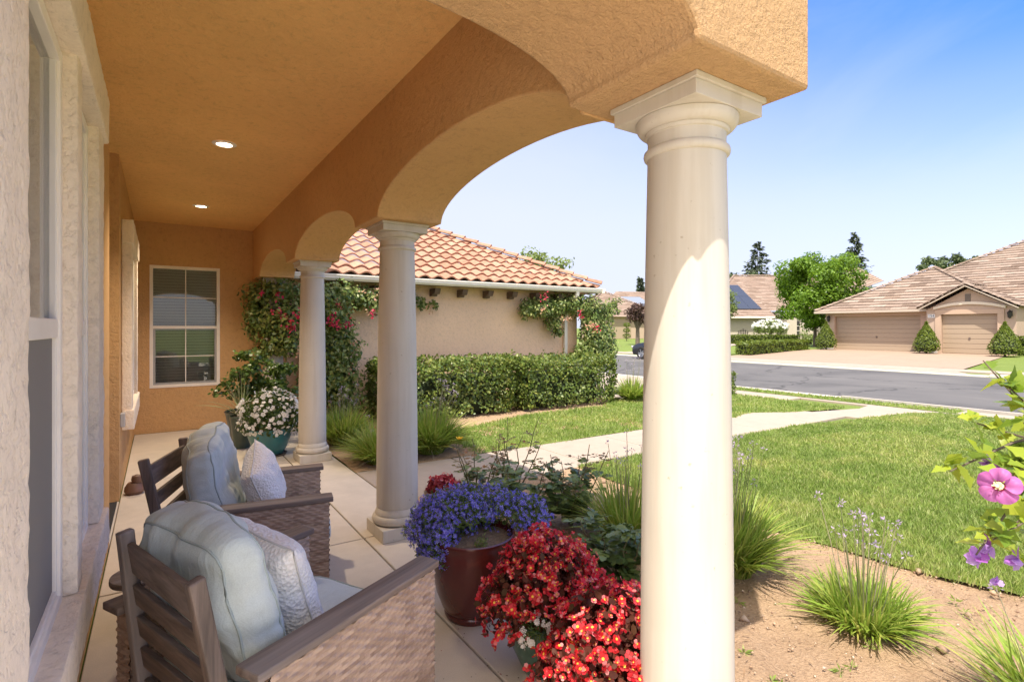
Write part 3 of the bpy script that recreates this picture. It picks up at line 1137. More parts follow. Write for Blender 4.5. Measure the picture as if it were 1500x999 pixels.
def arch(p0, p1, z0, rise, n=28, pw=2.0):
    c, h = (p0 + p1) / 2, (p1 - p0) / 2
    out = []
    for i in range(n + 1):
        t = PI - PI * i / n
        x = c + h * math.cos(t)
        k = abs((x - c) / h)
        out.append((x, z0 + rise * max(0.0, 1 - k ** pw) ** (1 / pw)))
    return out


ZB = 2.395
# arcade beam along the porch front
poly = [(1.5, 3.5), (1.5, ZB)]
for a, b, r in ((1.52, 3.72, 0.275), (4.25, 6.5, 0.275), (7.0, 9.05, 0.26)):
    poly += arch(a, b, ZB, r)
poly += [(9.75, ZB), (9.75, 3.5)]
mb = MB()
mb.prism(poly, 0, 1.31, 1.82)
mb.build('arcade_beam', M_stucco, house, HO, bevel=0.012)
# the end beam across the porch, arched from the corner column back to the wall
poly = [(-0.3, 3.5), (-0.3, ZB)] + arch(-0.22, 1.24, ZB, 0.20, 28, 2.2) + [(1.82, ZB), (1.82, 3.5)]
mb = MB()
mb.prism(poly, 1, 0.935, 1.5)
mb.build('end_beam', M_rough, house, HO, bevel=0.014)

# roof over porch and house body (out of the picture, but it casts the shade)
mb = MB()
roof_face(mb, [(2.12, 0.90, 3.32), (2.12, 9.3, 3.32), (-3.6, 9.3, 5.8), (-3.6, 0.90, 5.8)], 0.36, 0.04, 0.31, 0.06)
roof_face(mb, [(-9.3, 17, 3.32), (-9.3, 0.90, 3.32), (-3.6, 0.90, 5.8), (-3.6, 17, 5.8)], 0.36, 0.04, 0.31, 0.06)
mb.build('porch_roof', M_clay, house, HO)
mb = MB()
mb.prism([(2.08, 3.26), (2.08, 3.36), (-3.6, 5.79), (-9.2, 3.36), (-9.2, 3.3), (1.82, 3.3), (1.82, 3.26)], 1, 0.937, 9.26)
mb.build('roof_deck', M_brownwood, house, HO)

# garage wing roof
ez = 2.52
XC, YE = 8.62, 9.30
ap = 4.45
mb = MB()
roof_face(mb, [(1.95, YE, ez), (XC, YE, ez), (XC - ap, YE + ap, ez + ap * 0.5), (1.95, YE + ap, ez + ap * 0.5)], 0.315, 0.04, 0.28, 0.058)
roof_face(mb, [(XC, YE, ez), (XC, YE + 2 * ap, ez), (XC - ap, YE + ap, ez + ap * 0.5)], 0.315, 0.04, 0.28, 0.058)
roof = mb.build('garage_roof', M_clay, house, HO, smooth=True, angle=35)
mb = MB()
ridge_caps(mb, (XC + 0.05, YE - 0.03, ez + 0.07), (XC - ap, YE + ap, ez + ap * 0.5 + 0.07))
ridge_caps(mb, (XC - ap, YE + ap, ez + ap * 0.5 + 0.07), (1.95, YE + ap, ez + ap * 0.5 + 0.07))
mb.build('ridge_tiles', M_clay, roof, HO, smooth=True)
mb = MB()
mb.prism([(YE + 0.02, ez - 0.02), (9.72, ez + 0.18), (9.72, ez + 0.14), (YE + 0.02, ez - 0.09)], 0, 1.95, XC - 0.05)
mb.box((1.95, YE + 0.021, ez - 0.12), (XC - 0.04, YE + 0.045, ez - 0.015))
mb.build('eave_boards', M_brownwood, house, HO)
# gutter
mb = MB()
gp = [(YE + 0.018, ez - 0.005), (YE + 0.018, ez - 0.11), (YE - 0.05, ez - 0.11), (YE - 0.085, ez - 0.07), (YE - 0.085, ez - 0.045), (YE - 0.10, ez - 0.03), (YE - 0.10, ez - 0.005), (YE - 0.09, ez - 0.005), (YE - 0.075, ez - 0.05), (YE - 0.045, ez - 0.095), (YE + 0.008, ez - 0.095), (YE + 0.008, ez - 0.005)]
mb.prism(gp, 0, 1.86, XC + 0.03)
mb.build('gutter', M_white, house, HO)
mb = MB()
mb.prism([(XC + 0.032, ez - 0.005), (XC + 0.14, ez - 0.005), (XC + 0.14, ez - 0.03), (XC + 0.10, ez - 0.11), (XC + 0.032, ez - 0.11)], 1, YE - 0.1, 16)
mb.build('gutter', M_white, house, HO)
# rafter tails
k = 0
x = 2.72
while x < 8.3:
    mb = MB()
    mb.prism([(9.724, 2.37), (9.724, 2.22), (9.62, 2.22), (9.60, 2.26), (9.50, 2.26), (9.47, 2.31), (9.45, 2.37)], 0, x - 0.06, x + 0.06)
    mb.build('rafter_tail', M_brownwood, house, HO, bevel=0.004)
    x += 0.61
# downspouts
for xd in (7.94, 2.2):
    mb = MB()
    pts = [(xd, YE - 0.04, ez - 0.11), (xd, YE - 0.02, ez - 0.2), (xd, 9.66, ez - 0.42), (xd, 9.69, ez - 0.5), (xd, 9.69, 0.05)]
    for a, b in zip(pts[:-1], pts[1:]):
        mb.bar(a, b, 0.085, 0.06, up=(0, 1, 0.01))
    mb.build('downspout', M_white, house, HO, bevel=0.006)


# windows of the porch wall (facing +x) and of the back wall (facing -y)
def side_window(y0, y1, z0, z1, sash=True, fx=-0.245):
    """white vinyl single-hung window set in the wall that faces +x"""
    fr = MB()
    w = 0.04
    for (a0, a1, b0, b1) in ((y0, y0 + w, z0, z1), (y1 - w, y1, z0, z1), (y0 + w, y1 - w, z0, z0 + w), (y0 + w, y1 - w, z1 - w, z1)):
        fr.box((fx - 0.08, a0, b0), (fx, a1, b1))
    zm = z0 + (z1 - z0) * 0.5
    # stepped inner stops
    for s_, (q0, q1) in ((0.014, (z0 + w, z1 - w)),):
        fr.box((fx - 0.04, y0 + w, q0), (fx - 0.008, y0 + w + s_, q1))
        fr.box((fx - 0.04, y1 - w - s_, q0), (fx - 0.008, y1 - w, q1))
    fr.box((fx - 0.038, y0 + w + 0.014, zm - 0.028), (fx - 0.004, y1 - w - 0.014, zm + 0.028))
    fr.box((fx - 0.038, y0 + w + 0.014, z0 + w), (fx - 0.008, y1 - w - 0.014, z0 + w + 0.02))
    wd = fr.build('window', M_white, house, HO, bevel=0.003)
    p = MB()
    p.box((fx - 0.028, y0 + w + 0.015, zm + 0.029), (fx - 0.024, y1 - w - 0.015, z1 - w))
    p.build('pane', M_glass, wd, HO)
    p = MB()
    p.box((fx - 0.021, y0 + w + 0.015, z0 + w + 0.021), (fx - 0.018, y1 - w - 0.015, zm - 0.029))
    p.build('insect_screen', M_screen, wd, HO)
    p = MB()
    p.box((fx - 0.45, y0 - 0.3, z0 - 0.3), (fx - 0.40, y1 + 0.3, z1 + 0.2))
    p.build('room_curtain', plain('room_curtain_green', (0.10, 0.12, 0.085), 0.9, var=0.2), wd, HO)
    return wd


side_window(*W1)
side_window(*W2)
wd3 = side_window(*W3)


def rough_box(mb, lo, hi, step=0.035, amp=0.006, seed=0):
    """box with a hand-floated, slightly uneven surface"""
    bm = bmesh.new()
    bmesh.ops.create_cube(bm, size=1)
    sx, sy, sz = (hi[i] - lo[i] for i in range(3))
    for v in bm.verts:
        v.co = Vector((lo[0] + (v.co.x + 0.5) * sx, lo[1] + (v.co.y + 0.5) * sy, lo[2] + (v.co.z + 0.5) * sz))
    bmesh.ops.bevel(bm, geom=bm.edges[:], offset=0.012, segments=2, affect='EDGES', profile=0.6)
    for ax in range(3):
        L = hi[ax] - lo[ax]
        n = int(L / step)
        for i in range(1, n):
            co = [0, 0, 0]
            co[ax] = lo[ax] + L * i / n
            no = [0, 0, 0]
            no[ax] = 1
            bmesh.ops.bisect_plane(bm, geom=bm.verts[:] + bm.edges[:] + bm.faces[:], plane_co=co, plane_no=no)
    bm.normal_update()
    for v in bm.verts:
        k = mnoise.noise(v.co * 9 + Vector((seed, 0, 0))) * amp * 0.4 + mnoise.noise(v.co * 41) * amp * 0.55 + mnoise.noise(v.co * 83) * amp * 0.3
        v.co += v.normal * k
    bm.verts.index_update()
    mb.add([v.co.copy() for v in bm.verts], [tuple(v.index for v in f.verts) for f in bm.faces])
    bm.free()


TX = -0.208
mb = MB()
rough_box(mb, (-0.298, 0.95, 0.77), (TX, 1.385, 2.47), 0.022, 0.006)
rough_box(mb, (-0.298, 2.135, 0.77), (TX, 2.25, 2.47), 0.022, 0.005, 3)
rough_box(mb, (-0.298, 2.855, 0.77), (TX, 3.08, 2.47), 0.022, 0.005, 5)
rough_box(mb, (-0.298, 0.93, 2.45), (TX + 0.018, 3.11, 2.66), 0.025, 0.006, 7)
mb.build('window_trim', M_trim, house, HO, smooth=True, angle=50)
mb = MB()
rough_box(mb, (-0.298, 0.93, 0.60), (TX + 0.018, 3.12, 0.768), 0.025, 0.006, 9)
mb.build('window_sill', M_trim, house, HO, smooth=True, angle=50)
mb = MB()
rough_box(mb, (-0.298, 6.45, 0.78), (-0.215, 6.72, 2.45), 0.04, 0.005, 11)
rough_box(mb, (-0.298, 8.02, 0.78), (-0.215, 8.22, 2.45), 0.04, 0.005, 12)
rough_box(mb, (-0.298, 6.42, 2.43), (-0.20, 8.25, 2.66), 0.04, 0.005, 13)
mb.build('window_trim', M_trim, house, HO, smooth=True, angle=50)
mb = MB()
rough_box(mb, (-0.298, 6.42, 0.60), (-0.195, 8.25, 0.79), 0.04, 0.005, 14)
mb.build('window_sill', M_trim, house, HO, smooth=True, angle=50)

# back window
x0, x1, z0, z1 = WB
mb = MB()
fy = 9.742
w = 0.035
for (a0, a1, b0, b1) in ((x0 - 0.01, x0 + w, z0 - 0.01, z1 + 0.01), (x1 - w, x1 + 0.01, z0 - 0.01, z1 + 0.01), (x0 + w, x1 - w, z0 - 0.01, z0 + w), (x0 + w, x1 - w, z1 - w, z1 + 0.01)):
    mb.box((a0, fy, b0), (a1, fy + 0.1, b1))
zm = (z0 + z1) / 2 - 0.01
mb.box((x0 + w, fy + 0.01, zm - 0.022), (x1 - w, fy + 0.08, zm + 0.022))
for q0, q1 in ((z0 + w, zm - 0.022), (zm + 0.022, z1 - w)):
    mb.box(((x0 + x1) / 2 - 0.007, fy + 0.045, q0), ((x0 + x1) / 2 + 0.007, fy + 0.055, q1))
    for (a0, a1) in ((x0 + w, (x0 + x1) / 2 - 0.007), ((x0 + x1) / 2 + 0.007, x1 - w)):
        mb.box((a0, fy + 0.045, (q0 + q1) / 2 - 0.007), (a1, fy + 0.055, (q0 + q1) / 2 + 0.007))
# lower sash frame
mb.box((x0 + w, fy + 0.015, z0 + w), (x0 + w + 0.03, fy + 0.06, zm - 0.022), 1)
mb.box((x1 - w - 0.03, fy + 0.015, z0 + w), (x1 - w, fy + 0.06, zm - 0.022), 1)
mb.box((x0 + w + 0.03, fy + 0.015, z0 + w), (x1 - w - 0.03, fy + 0.06, z0 + w + 0.03), 1)
wb = mb.build('window', [M_white, plain('grey_sash', (0.36, 0.36, 0.35), 0.5)], house, HO, bevel=0.002)
mb = MB()
mb.box((x0 + w, fy + 0.062, z0 + w), (x1 - w, fy + 0.066, z1 - w))
mb.build('pane', M_glass, wb, HO)
mb = MB()
for i in range(int((z1 - z0) / 0.045)):
    zz = z0 + 0.05 + i * 0.045
    mb.box((x0 + 0.02, fy + 0.13, zz), (x1 - 0.02, fy + 0.134, zz + 0.041))
mb.build('blind', M_blind, wb, HO)
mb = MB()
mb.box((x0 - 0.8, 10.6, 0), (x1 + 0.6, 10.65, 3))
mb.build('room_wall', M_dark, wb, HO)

# columns
def make_column():
    e = bpy.data.objects.new('column', None)
    COL.objects.link(e)
    e.parent = house
    s = MB()
    prof = [(0.157, 0.215)]
    for i in range(21):
        t = i / 20
        r = 0.160 - 0.026 * (t ** 1.6)
        prof.append((r, 0.225 + t * (2.2 - 0.225)))
    s.lathe(prof, 64)
    s.build('shaft', M_col, e, smooth=True)
    s = MB()
    s.box((-0.185, -0.185, 0.0), (0.185, 0.185, 0.095))
    s.build('plinth', M_col, e, bevel=0.006)
    s = MB()
    pr = [(0.15, 0.096), (0.178, 0.096)]
    for i in range(9):
        a = -PI / 2 + PI * i / 8
        pr.append((0.165 + 0.028 * math.cos(a), 0.13 + 0.034 * math.sin(a)))
    pr += [(0.170, 0.166), (0.170, 0.182), (0.165, 0.19), (0.159, 0.212), (0.15, 0.218)]
    s.lathe(pr, 64)
    s.build('base', M_col, e, smooth=True, angle=50)
    s = MB()
    pr = [(0.13, 2.195), (0.14, 2.197), (0.146, 2.203), (0.148, 2.212), (0.146, 2.222), (0.14, 2.228), (0.1335, 2.23), (0.1335, 2.272), (0.14, 2.274), (0.145, 2.285)]
    for i in range(8):
        a = -PI / 2 + PI / 2 * i / 7
        pr.append((0.142 + 0.032 * math.cos(a), 2.322 + 0.036 * math.sin(a)))
    pr += [(0.1745, 2.327), (0.12, 2.328)]
    s.lathe(pr, 64)
    s.box((-0.178, -0.178, 2.328), (0.178, 0.178, 2.375))
    s.box((-0.188, -0.188, 2.3755), (0.188, 0.188, 2.394))
    s.build('capital', M_col, e, smooth=True, angle=35, bevel=0.003)
    return e


c0 = make_column()
for i, (x, y) in enumerate(((1.565, 1.235), (1.565, 3.985), (1.565, 6.75), (1.565, 9.42))):
    if i == 0:
        c = c0
    else:
        c = c0.copy()
        COL.objects.link(c)
        c.parent = house
        for ch in kids(c0):
            d = ch.copy()
            COL.objects.link(d)
            d.parent = c
    c.location = (x - HO[0], y - HO[1], 0)

# small wall fittings
mb = MB()
mb.box((-0.299, 6.22, 0.66), (-0.262, 6.30, 0.79))
mb.build('outlet_cover', plain('outlet_grey', (0.42, 0.43, 0.44), 0.5), house, HO, bevel=0.006)

# recessed lights in the ceiling (lit in the photograph)
def ceiling_light(x, y, label):
    t = thing('recessed_light', label, 'ceiling light', (x, y, 3.2), 0, 'recessed lights in the porch ceiling')
    s = MB()
    s.lathe([(0.060, -0.001), (0.064, -0.012), (0.072, -0.014), (0.094, -0.006), (0.097, -0.0005)], 40)
    s.build('trim_ring', M_white, t, smooth=True)
    m, nt, b, out = new_mat('lamp_lens')
    b.inputs['Base Color'].default_value = (0.9, 0.85, 0.75, 1)
    b.inputs['Emission Color'].default_value = (1, 0.84, 0.62, 1)
    b.inputs['Emission Strength'].default_value = LAMP_EMIT
    s = MB()
    s.lathe([(0.0001, -0.003), (0.062, -0.0025)], 40)
    s.build('lens', m, t, smooth=True)
    L = bpy.data.lights.new('lamp_glow', 'SPOT')
    L.energy = LAMP_W
    L.color = (1.0, 0.86, 0.68)
    L.spot_size = R(112)
    L.spot_blend = 0.9
    L.shadow_soft_size = 0.06
    o = bpy.data.objects.new('lamp_glow', L)
    COL.objects.link(o)
    o.parent = t
    o.location = (0, 0, -0.02)
    return t


LAMP_EMIT, LAMP_W = 5.0, 75.0
ceiling_light(0.48, 5.25, 'round white recessed light in porch ceiling, nearer the camera')
ceiling_light(0.47, 8.1, 'round white recessed light in porch ceiling, close to the back wall')

# ==============================================================================================
# 3. PORCH FURNITURE
def weave_arrays(P0, ua, va, na, L, H, q=0.027, p=0.0145):
    """woven panel as a height field: strands run along ua, stakes along va"""
    nu, nv = max(2, int(L / q * 6)), max(2, int(H / p * 5))
    u = np.linspace(0, L, nu + 1)
    v = np.linspace(0, H, nv + 1)
    U, Vv = np.meshgrid(u, v, indexing='ij')
    row = np.floor(np.minimum(Vv, H - 1e-6) / p)
    fr = Vv / p - row
    body = np.sqrt(np.maximum(0, 1 - (2 * fr - 1) ** 2))
    over = 0.5 + 0.5 * np.cos(PI * U / q + PI * row)
    h = 0.006 * body * (0.10 + 0.90 * over) + 0.0015 * np.sin(U * 31 + row * 1.7) * body
    P = np.asarray(P0)[None, None] + U[..., None] * np.asarray(ua) + Vv[..., None] * np.asarray(va) + h[..., None] * np.asarray(na)
    idx = np.arange((nu + 1) * (nv + 1)).reshape(nu + 1, nv + 1)
    F = np.stack([idx[:-1, :-1], idx[1:, :-1], idx[1:, 1:], idx[:-1, 1:]], -1).reshape(-1, 4)
    uv = np.stack([U, Vv], -1).reshape(-1, 2)
    return P.reshape(-1, 3), F, uv


def make_chair(label):
    t = thing('patio_chair', label, 'chair', (0, 0, 0), 0, 'wicker armchairs on the porch')
    for s in (-1, 1):
        yi, yo = s * 0.332, s * 0.418
        A, Fc, UV, off = [], [], [], 0
        specs = [((-0.385, yo, 0.12), (1, 0, 0), (0, 0, 1), (0, s, 0), 0.785, 0.472),
                 ((-0.385, yi, 0.12), (1, 0, 0), (0, 0, 1), (0, -s, 0), 0.785, 0.472),
                 ((0.40, min(yi, yo), 0.02), (0, 1, 0), (0, 0, 1), (1, 0, 0), 0.086, 0.572),
                 ((-0.385, min(yi, yo), 0.02), (0, 1, 0), (0, 0, 1), (-1, 0, 0), 0.086, 0.572),
                 ((-0.385, yo, 0.02), (1, 0, 0), (0, 0, 1), (0, s, 0), 0.10, 0.10),
                 ((0.30, yo, 0.02), (1, 0, 0), (0, 0, 1), (0, s, 0), 0.10, 0.10),
                 ((-0.385, yi, 0.02), (1, 0, 0), (0, 0, 1), (0, -s, 0), 0.10, 0.10),
                 ((0.30, yi, 0.02), (1, 0, 0), (0, 0, 1), (0, -s, 0), 0.10, 0.10),
                 ((-0.285, min(yi, yo), 0.02), (0, 1, 0), (0, 0, 1), (1, 0, 0), 0.086, 0.10),
                 ((0.30, min(yi, yo), 0.02), (0, 1, 0), (0, 0, 1), (-1, 0, 0), 0.086, 0.10),
                 ((-0.285, min(yi, yo), 0.12), (0, 1, 0), (1, 0, 0), (0, 0, -1), 0.086, 0.585)]
        for sp in specs:
            V, F, uv = weave_arrays(*sp)
            A.append(V)
            Fc.append(F + off)
            UV.append(uv)
            off += len(V)
        np_mesh('arm_panel', np.concatenate(A), np.concatenate(Fc), M_wicker, t, smooth=True, uv=np.concatenate(UV))
        m = MB()
        m.box((-0.43, s * 0.375 - 0.052, 0.594), (0.425, s * 0.375 + 0.052, 0.622))
        m.build('armrest', M_woodx, t, bevel=0.005)
        for xx in (-0.34, 0.355):
            m = MB()
            m.lathe([(0.0001, 0.0), (0.02, 0.0), (0.02, 0.02), (0.0001, 0.02)], 12, (xx, s * 0.375, 0))
            m.build('foot', M_black, t)
    # back
    for s in (-1, 1):
        m = MB()
        m.bar((-0.375 + s * 0.02, s * 0.285, 0.24), (-0.475 + s * 0.05, s * 0.285, 0.90), 0.034, 0.05, up=(1, 0, 0.2))
        m.build('back_post', M_woodz, t, bevel=0.007)
    for k, (zz, hh) in enumerate(((0.805, 0.11), (0.675, 0.075), (0.56, 0.075), (0.445, 0.075), (0.33, 0.07))):
        f_ = (zz - 0.24) / 0.66
        xx, kk_ = -0.375 - f_ * 0.10, 0.02 + f_ * 0.03
        m = MB()
        dz = hh / 2
        dx = dz * 0.13 / 0.66
        m.bar((xx + 0.006 - kk_, -0.267, zz), (xx + 0.006 + kk_, 0.267, zz), 0.02, hh, up=(-0.15, 0, 1))
        m.build('back_slat', M_woody, t, bevel=0.004)
    m = MB()
    m.box((-0.36, -0.331, 0.22), (0.36, 0.331, 0.28))
    m.build('seat_frame', M_woodx, t, bevel=0.004)
    V, F, uv = weave_arrays((0.362, -0.331, 0.12), (0, 1, 0), (0, 0, 1), (1, 0, 0), 0.662, 0.17)
    np_mesh('front_apron', V, F, M_wicker, t, smooth=True, uv=uv)
    return t


CH1 = ((0.413, 2.219, 0), R(28))
CH2 = ((0.50, 3.63, 0), R(-10))
chair = make_chair('wicker and slatted wood armchair nearest the camera, its back to the wall')
chair.location = CH1[0]
chair.rotation_euler = (0, 0, CH1[1])
dup(chair, CH2[0], CH2[1], 'wicker and slatted wood armchair farther along the porch, behind the first')


def cushion_mesh(name, w, h, t, n=(4.5, 4.5, 3.0), sub=26, wr=0.01, seed=0, sag=0.0, mat=None, fluff=0.0):
    """soft boxed cushion: x = thickness, y = width, z = height"""
    bm = bmesh.new()
    bmesh.ops.create_cube(bm, size=2)
    bmesh.ops.subdivide_edges(bm, edges=bm.edges[:], cuts=sub, use_grid_fill=True)
    for v in bm.verts:
        x, y, z = v.co
        r = (abs(y) ** n[0] + abs(z) ** n[1]) ** (1 / n[0])
        rr = max(abs(x), 1e-6)
        k = (abs(x) ** n[2] + r ** n[2]) ** (1 / n[2])
        x, y, z = x / k, y / k, z / k
        dome = 1 + fluff * (1 - y * y) * (1 - z * z)
        p = Vector((x * t / 2 * dome, y * w / 2, z * h / 2))
        if sag:
            p.z -= sag * (1 - z) * 0.2 * abs(y)
            p.x += sag * (z - 0.2) ** 2 * 0.3
        v.co = p
    bm.normal_update()
    for v in bm.verts:
        p = v.co
        q = Vector((p.x * 6 + seed, p.y * 16, p.z * 5))
        d = mnoise.noise(q) * wr + mnoise.noise(Vector((p.x * 9, p.y * 7 + seed, p.z * 22))) * wr * 0.55 + mnoise.noise(p * 5 + Vector((seed, 3, 1))) * wr * 1.3
        v.co = p + v.normal * d
    me = bpy.data.meshes.new(name)
    bm.to_mesh(me)
    bm.free()
    me.materials.append(mat)
    me.shade_smooth()
    return me


def seam_pts(w, h, x, n=4.5, k=0.985, m=72):
    pts = []
    for i in range(m):
        a = 2 * PI * i / m
        c, s = math.cos(a), math.sin(a)
        r = (abs(c) ** n + abs(s) ** n) ** (-1 / n)
        pts.append(Vector((x + 0.006 * math.sin(a * 7 + x * 30), c * r * w / 2 * k, s * r * h / 2 * k)))
    return pts


def snap(me, pts, lift=0.001):
    from mathutils.bvhtree import BVHTree
    t = BVHTree.FromPolygons([v.co.copy() for v in me.vertices], [tuple(p.vertices) for p in me.polygons])
    out = []
    for p in pts:
        c, nrm, _, _ = t.find_nearest(p)
        out.append(c + nrm * lift)
    return out


def place(o, chair_pose, loc, rot):
    M = Matrix.Translation(chair_pose[0]) @ Matrix.Rotation(chair_pose[1], 4, 'Z') @ Matrix.Translation(loc) @ Matrix.Rotation(rot[2], 4, 'Z') @ Matrix.Rotation(rot[1], 4, 'Y') @ Matrix.Rotation(rot[0], 4, 'X')
    o.location = M.to_translation()
    o.rotation_euler = M.to_euler()


def back_cushion(pose, label, loc, rot, seed, w=0.62, h=0.56, t=0.26):
    me = cushion_mesh('back_cushion', w, h, t, (6.0, 6.0, 3.2), 40, 0.019, seed, 0.10, M_cush, 0.12)
    o = bpy.data.objects.new('back_cushion', me)
    COL.objects.link(o)
    tag(o, label, 'cushion', 'pale blue back cushions')
    place(o, pose, loc, rot)
    for x in (-t * 0.30, t * 0.30):
        m = MB()
        kk = (1 - (2 * abs(x) / t) ** 3.2) ** (1 / 3.2)
        m.tube(snap(me, seam_pts(w, h, x, 6.0, kk + 0.012)), 0.0042, 6, closed=True)
        m.build('piping', M_piping, o, smooth='all')
    return o


def seat_cushion(pose, label, seed):
    w, h, t = 0.655, 0.74, 0.15
    me = cushion_mesh('seat_cushion', w, h, t, (9, 9, 3.6), 24, 0.005, seed, 0, M_cush, 0.1)
    o = bpy.data.objects.new('seat_cushion', me)
    COL.objects.link(o)
    tag(o, label, 'cushion', 'pale blue seat cushions')
    place(o, pose, (0.06, 0, 0.362), (0, R(-90), 0))
    for x in (-t * 0.34, t * 0.34):
        m = MB()
        kk = (1 - (2 * abs(x) / t) ** 3.6) ** (1 / 3.6)
        m.tube(snap(me, seam_pts(w, h, x, 9.0, kk + 0.006)), 0.004, 6, closed=True)
        m.build('piping', M_piping, o, smooth='all')
    return o


def throw_pillow(pose, label, loc, rot, seed, w=0.43):
    bm = bmesh.new()
    n = 30
    verts = {}
    for side in (-1, 1):
        for i in range(n + 1):
            for j in range(n + 1):
                a, b = 2 * i / n - 1, 2 * j / n - 1
                if side == 1 and (i in (0, n) or j in (0, n)):
                    verts[(side, i, j)] = verts[(-1, i, j)]
                    continue
                th = 0.10 * ((1 - a ** 4) * (1 - b ** 4)) ** 0.6
                y = a * w / 2 * (1 - 0.07 * (1 - b * b))
                z = b * w / 2 * (1 - 0.07 * (1 - a * a))
                th *= 1 + 0.12 * mnoise.noise(Vector((a * 2, b * 2, seed + side)))
                verts[(side, i, j)] = bm.verts.new((side * th + 0.006 * mnoise.noise(Vector((a * 5, b * 5, seed))), y, z))
    for side in (-1, 1):
        for i in range(n):
            for j in range(n):
                q = [verts[(side, i, j)], verts[(side, i + 1, j)], verts[(side, i + 1, j + 1)], verts[(side, i, j + 1)]]
                bm.faces.new(q if side == 1 else q[::-1])
    me = bpy.data.meshes.new('throw_pillow')
    bm.to_mesh(me)
    bm.free()
    me.materials.append(M_pillow)
    me.shade_smooth()
    o = bpy.data.objects.new('throw_pillow', me)
    COL.objects.link(o)
    tag(o, label, 'pillow', 'white throw pillows')
    place(o, pose, loc, rot)
    pts = []
    for i in range(80):
        q = i / 20.0
        k, f = int(q), (q % 1) * 2 - 1
        a, b = ((f, -1), (1, f), (-f, 1), (-1, -f))[k]
        pts.append((0, a * w / 2 * (1 - 0.07 * (1 - b * b)), b * w / 2 * (1 - 0.07 * (1 - a * a))))
    m = MB()
    m.tube(pts, 0.004, 6, closed=True)
    m.build('piping', plain('pillow_piping_%d' % seed, (0.62, 0.6, 0.57), 0.9), o, smooth='all')
    return o


seat_cushion(CH1, 'pale blue seat cushion of the armchair nearest the camera', 1)
seat_cushion(CH2, 'pale blue seat cushion of the farther armchair', 2)
back_cushion(CH1, 'wrinkled pale blue back cushion leaning in the armchair nearest the camera', (-0.275, 0.05, 0.69), (0, R(-13), R(-6)), 3, 0.62, 0.54, 0.215)
back_cushion(CH2, 'pale blue back cushion standing in the farther armchair', (-0.24, 0.06, 0.70), (R(8), R(-10), R(-4)), 4, 0.56, 0.54, 0.22)
throw_pillow(CH1, 'white quilted throw pillow in the armchair nearest the camera', (-0.045, 0.03, 0.63), (R(6), R(-20), R(-6)), 1, 0.47)
throw_pillow(CH2, 'white throw pillow standing on its corner in the farther armchair', (0.05, 0.0, 0.635), (R(22), R(-16), R(-8)), 2, 0.40)

# small round side table behind the first chair
st = thing('side_table', 'small round weathered wood side table behind the nearest armchair', 'side table', (-0.06, 2.90, 0))
m = MB()
m.lathe([(0.0001, 0.475), (0.105, 0.475), (0.118, 0.48), (0.12, 0.49), (0.118, 0.505), (0.11, 0.508), (0.0001, 0.508)], 36)
m.build('table_top', wood('bleached_wood', 0, (0.20, 0.16, 0.13), (0.42, 0.38, 0.34)), st, smooth=True, angle=30)
m = MB()
m.lathe([(0.022, 0.02), (0.02, 0.474)], 16)
m.build('pedestal', M_woodz, st, smooth=True)
m = MB()
m.lathe([(0.0001, 0.03), (0.09, 0.025), (0.10, 0.0), (0.0001, 0.0)], 28)
m.build('base', M_woodx, st, smooth=True, angle=30)

# figurine and mat
fg = thing('garden_figurine', 'small brown ceramic figurine on the porch floor against the wall', 'figurine', (-0.19, 6.3, 0))
m = MB()
m.lathe([(0.0001, 0), (0.065, 0.0), (0.085, 0.03), (0.08, 0.07), (0.055, 0.11), (0.0001, 0.125)], 24)
m.build('body', plain('brown_glaze', (0.16, 0.085, 0.055), 0.5, var=0.3), fg, smooth=True)
m = MB()
m.lathe([(0.0001, 0.10), (0.035, 0.105), (0.048, 0.14), (0.04, 0.175), (0.0001, 0.19)], 20, (0.02, -0.02, 0))
m.tube([(0.055, -0.03, 0.14), (0.085, -0.045, 0.13)], [0.018, 0.006], 8)
m.build('head', MATS['brown_glaze'], fg, smooth=True)
m = MB()
m.box((-0.92, 4.98, 0.004), (-0.312, 6.02, 0.022))
tag(m.build('door_mat', plain('mat_black', (0.03, 0.03, 0.03), 0.95, bumpy=0.6, bscale=200), bevel=0.004), 'black door mat in the entry alcove beside the stucco pier', 'door mat')

# ==============================================================================================
# 4. POTS AND PLANTS
def glaze(name, col, col2=None, scale=6, rough=0.25, streak=False):
    m, nt, b, out = new_mat(name)
    p = coords(nt, (scale, scale, scale * (0.25 if streak else 1)))
    n = noise_tex(nt, p, 1.0, 6, 0.65)
    r = ramp(nt, [(0.3, shade(col, 0.75)), (0.6, col), (0.78, col2 or shade(col, 1.25))], n.outputs[0])
    nt.links.new(r.outputs[0], b.inputs['Base Color'])
    b.inputs['Roughness'].default_value = rough
    b.inputs['Coat Weight'].default_value = 0.4
    b.inputs['Coat Roughness'].default_value = 0.12
    sp = noise_tex(nt, coords(nt), 120, 2, 0.5)
    bump(nt, b, sp.outputs[0], 0.05, 0.003)
    return m


G_red = glaze('oxblood_glaze', (0.10, 0.018, 0.014), (0.17, 0.03, 0.018), 5, 0.22)
G_teal = glaze('teal_glaze', (0.035, 0.20, 0.205), (0.05, 0.25, 0.25), 5, 0.3)
G_green = glaze('dark_green_glaze', (0.045, 0.085, 0.07), (0.08, 0.12, 0.10), 5, 0.35)
G_aqua = glaze('aqua_glaze', (0.14, 0.22, 0.17), (0.28, 0.26, 0.16), 7, 0.3, True)
G_rim = plain('tan_rim', (0.42, 0.28, 0.16), 0.5, var=0.15)
M_potsoil = plain('potting_soil', (0.16, 0.115, 0.08), 0.95, var=0.5, vscale=60, bumpy=1.0, bscale=120)
M_saucer = plain('saucer_clay', (0.14, 0.12, 0.10), 0.7)


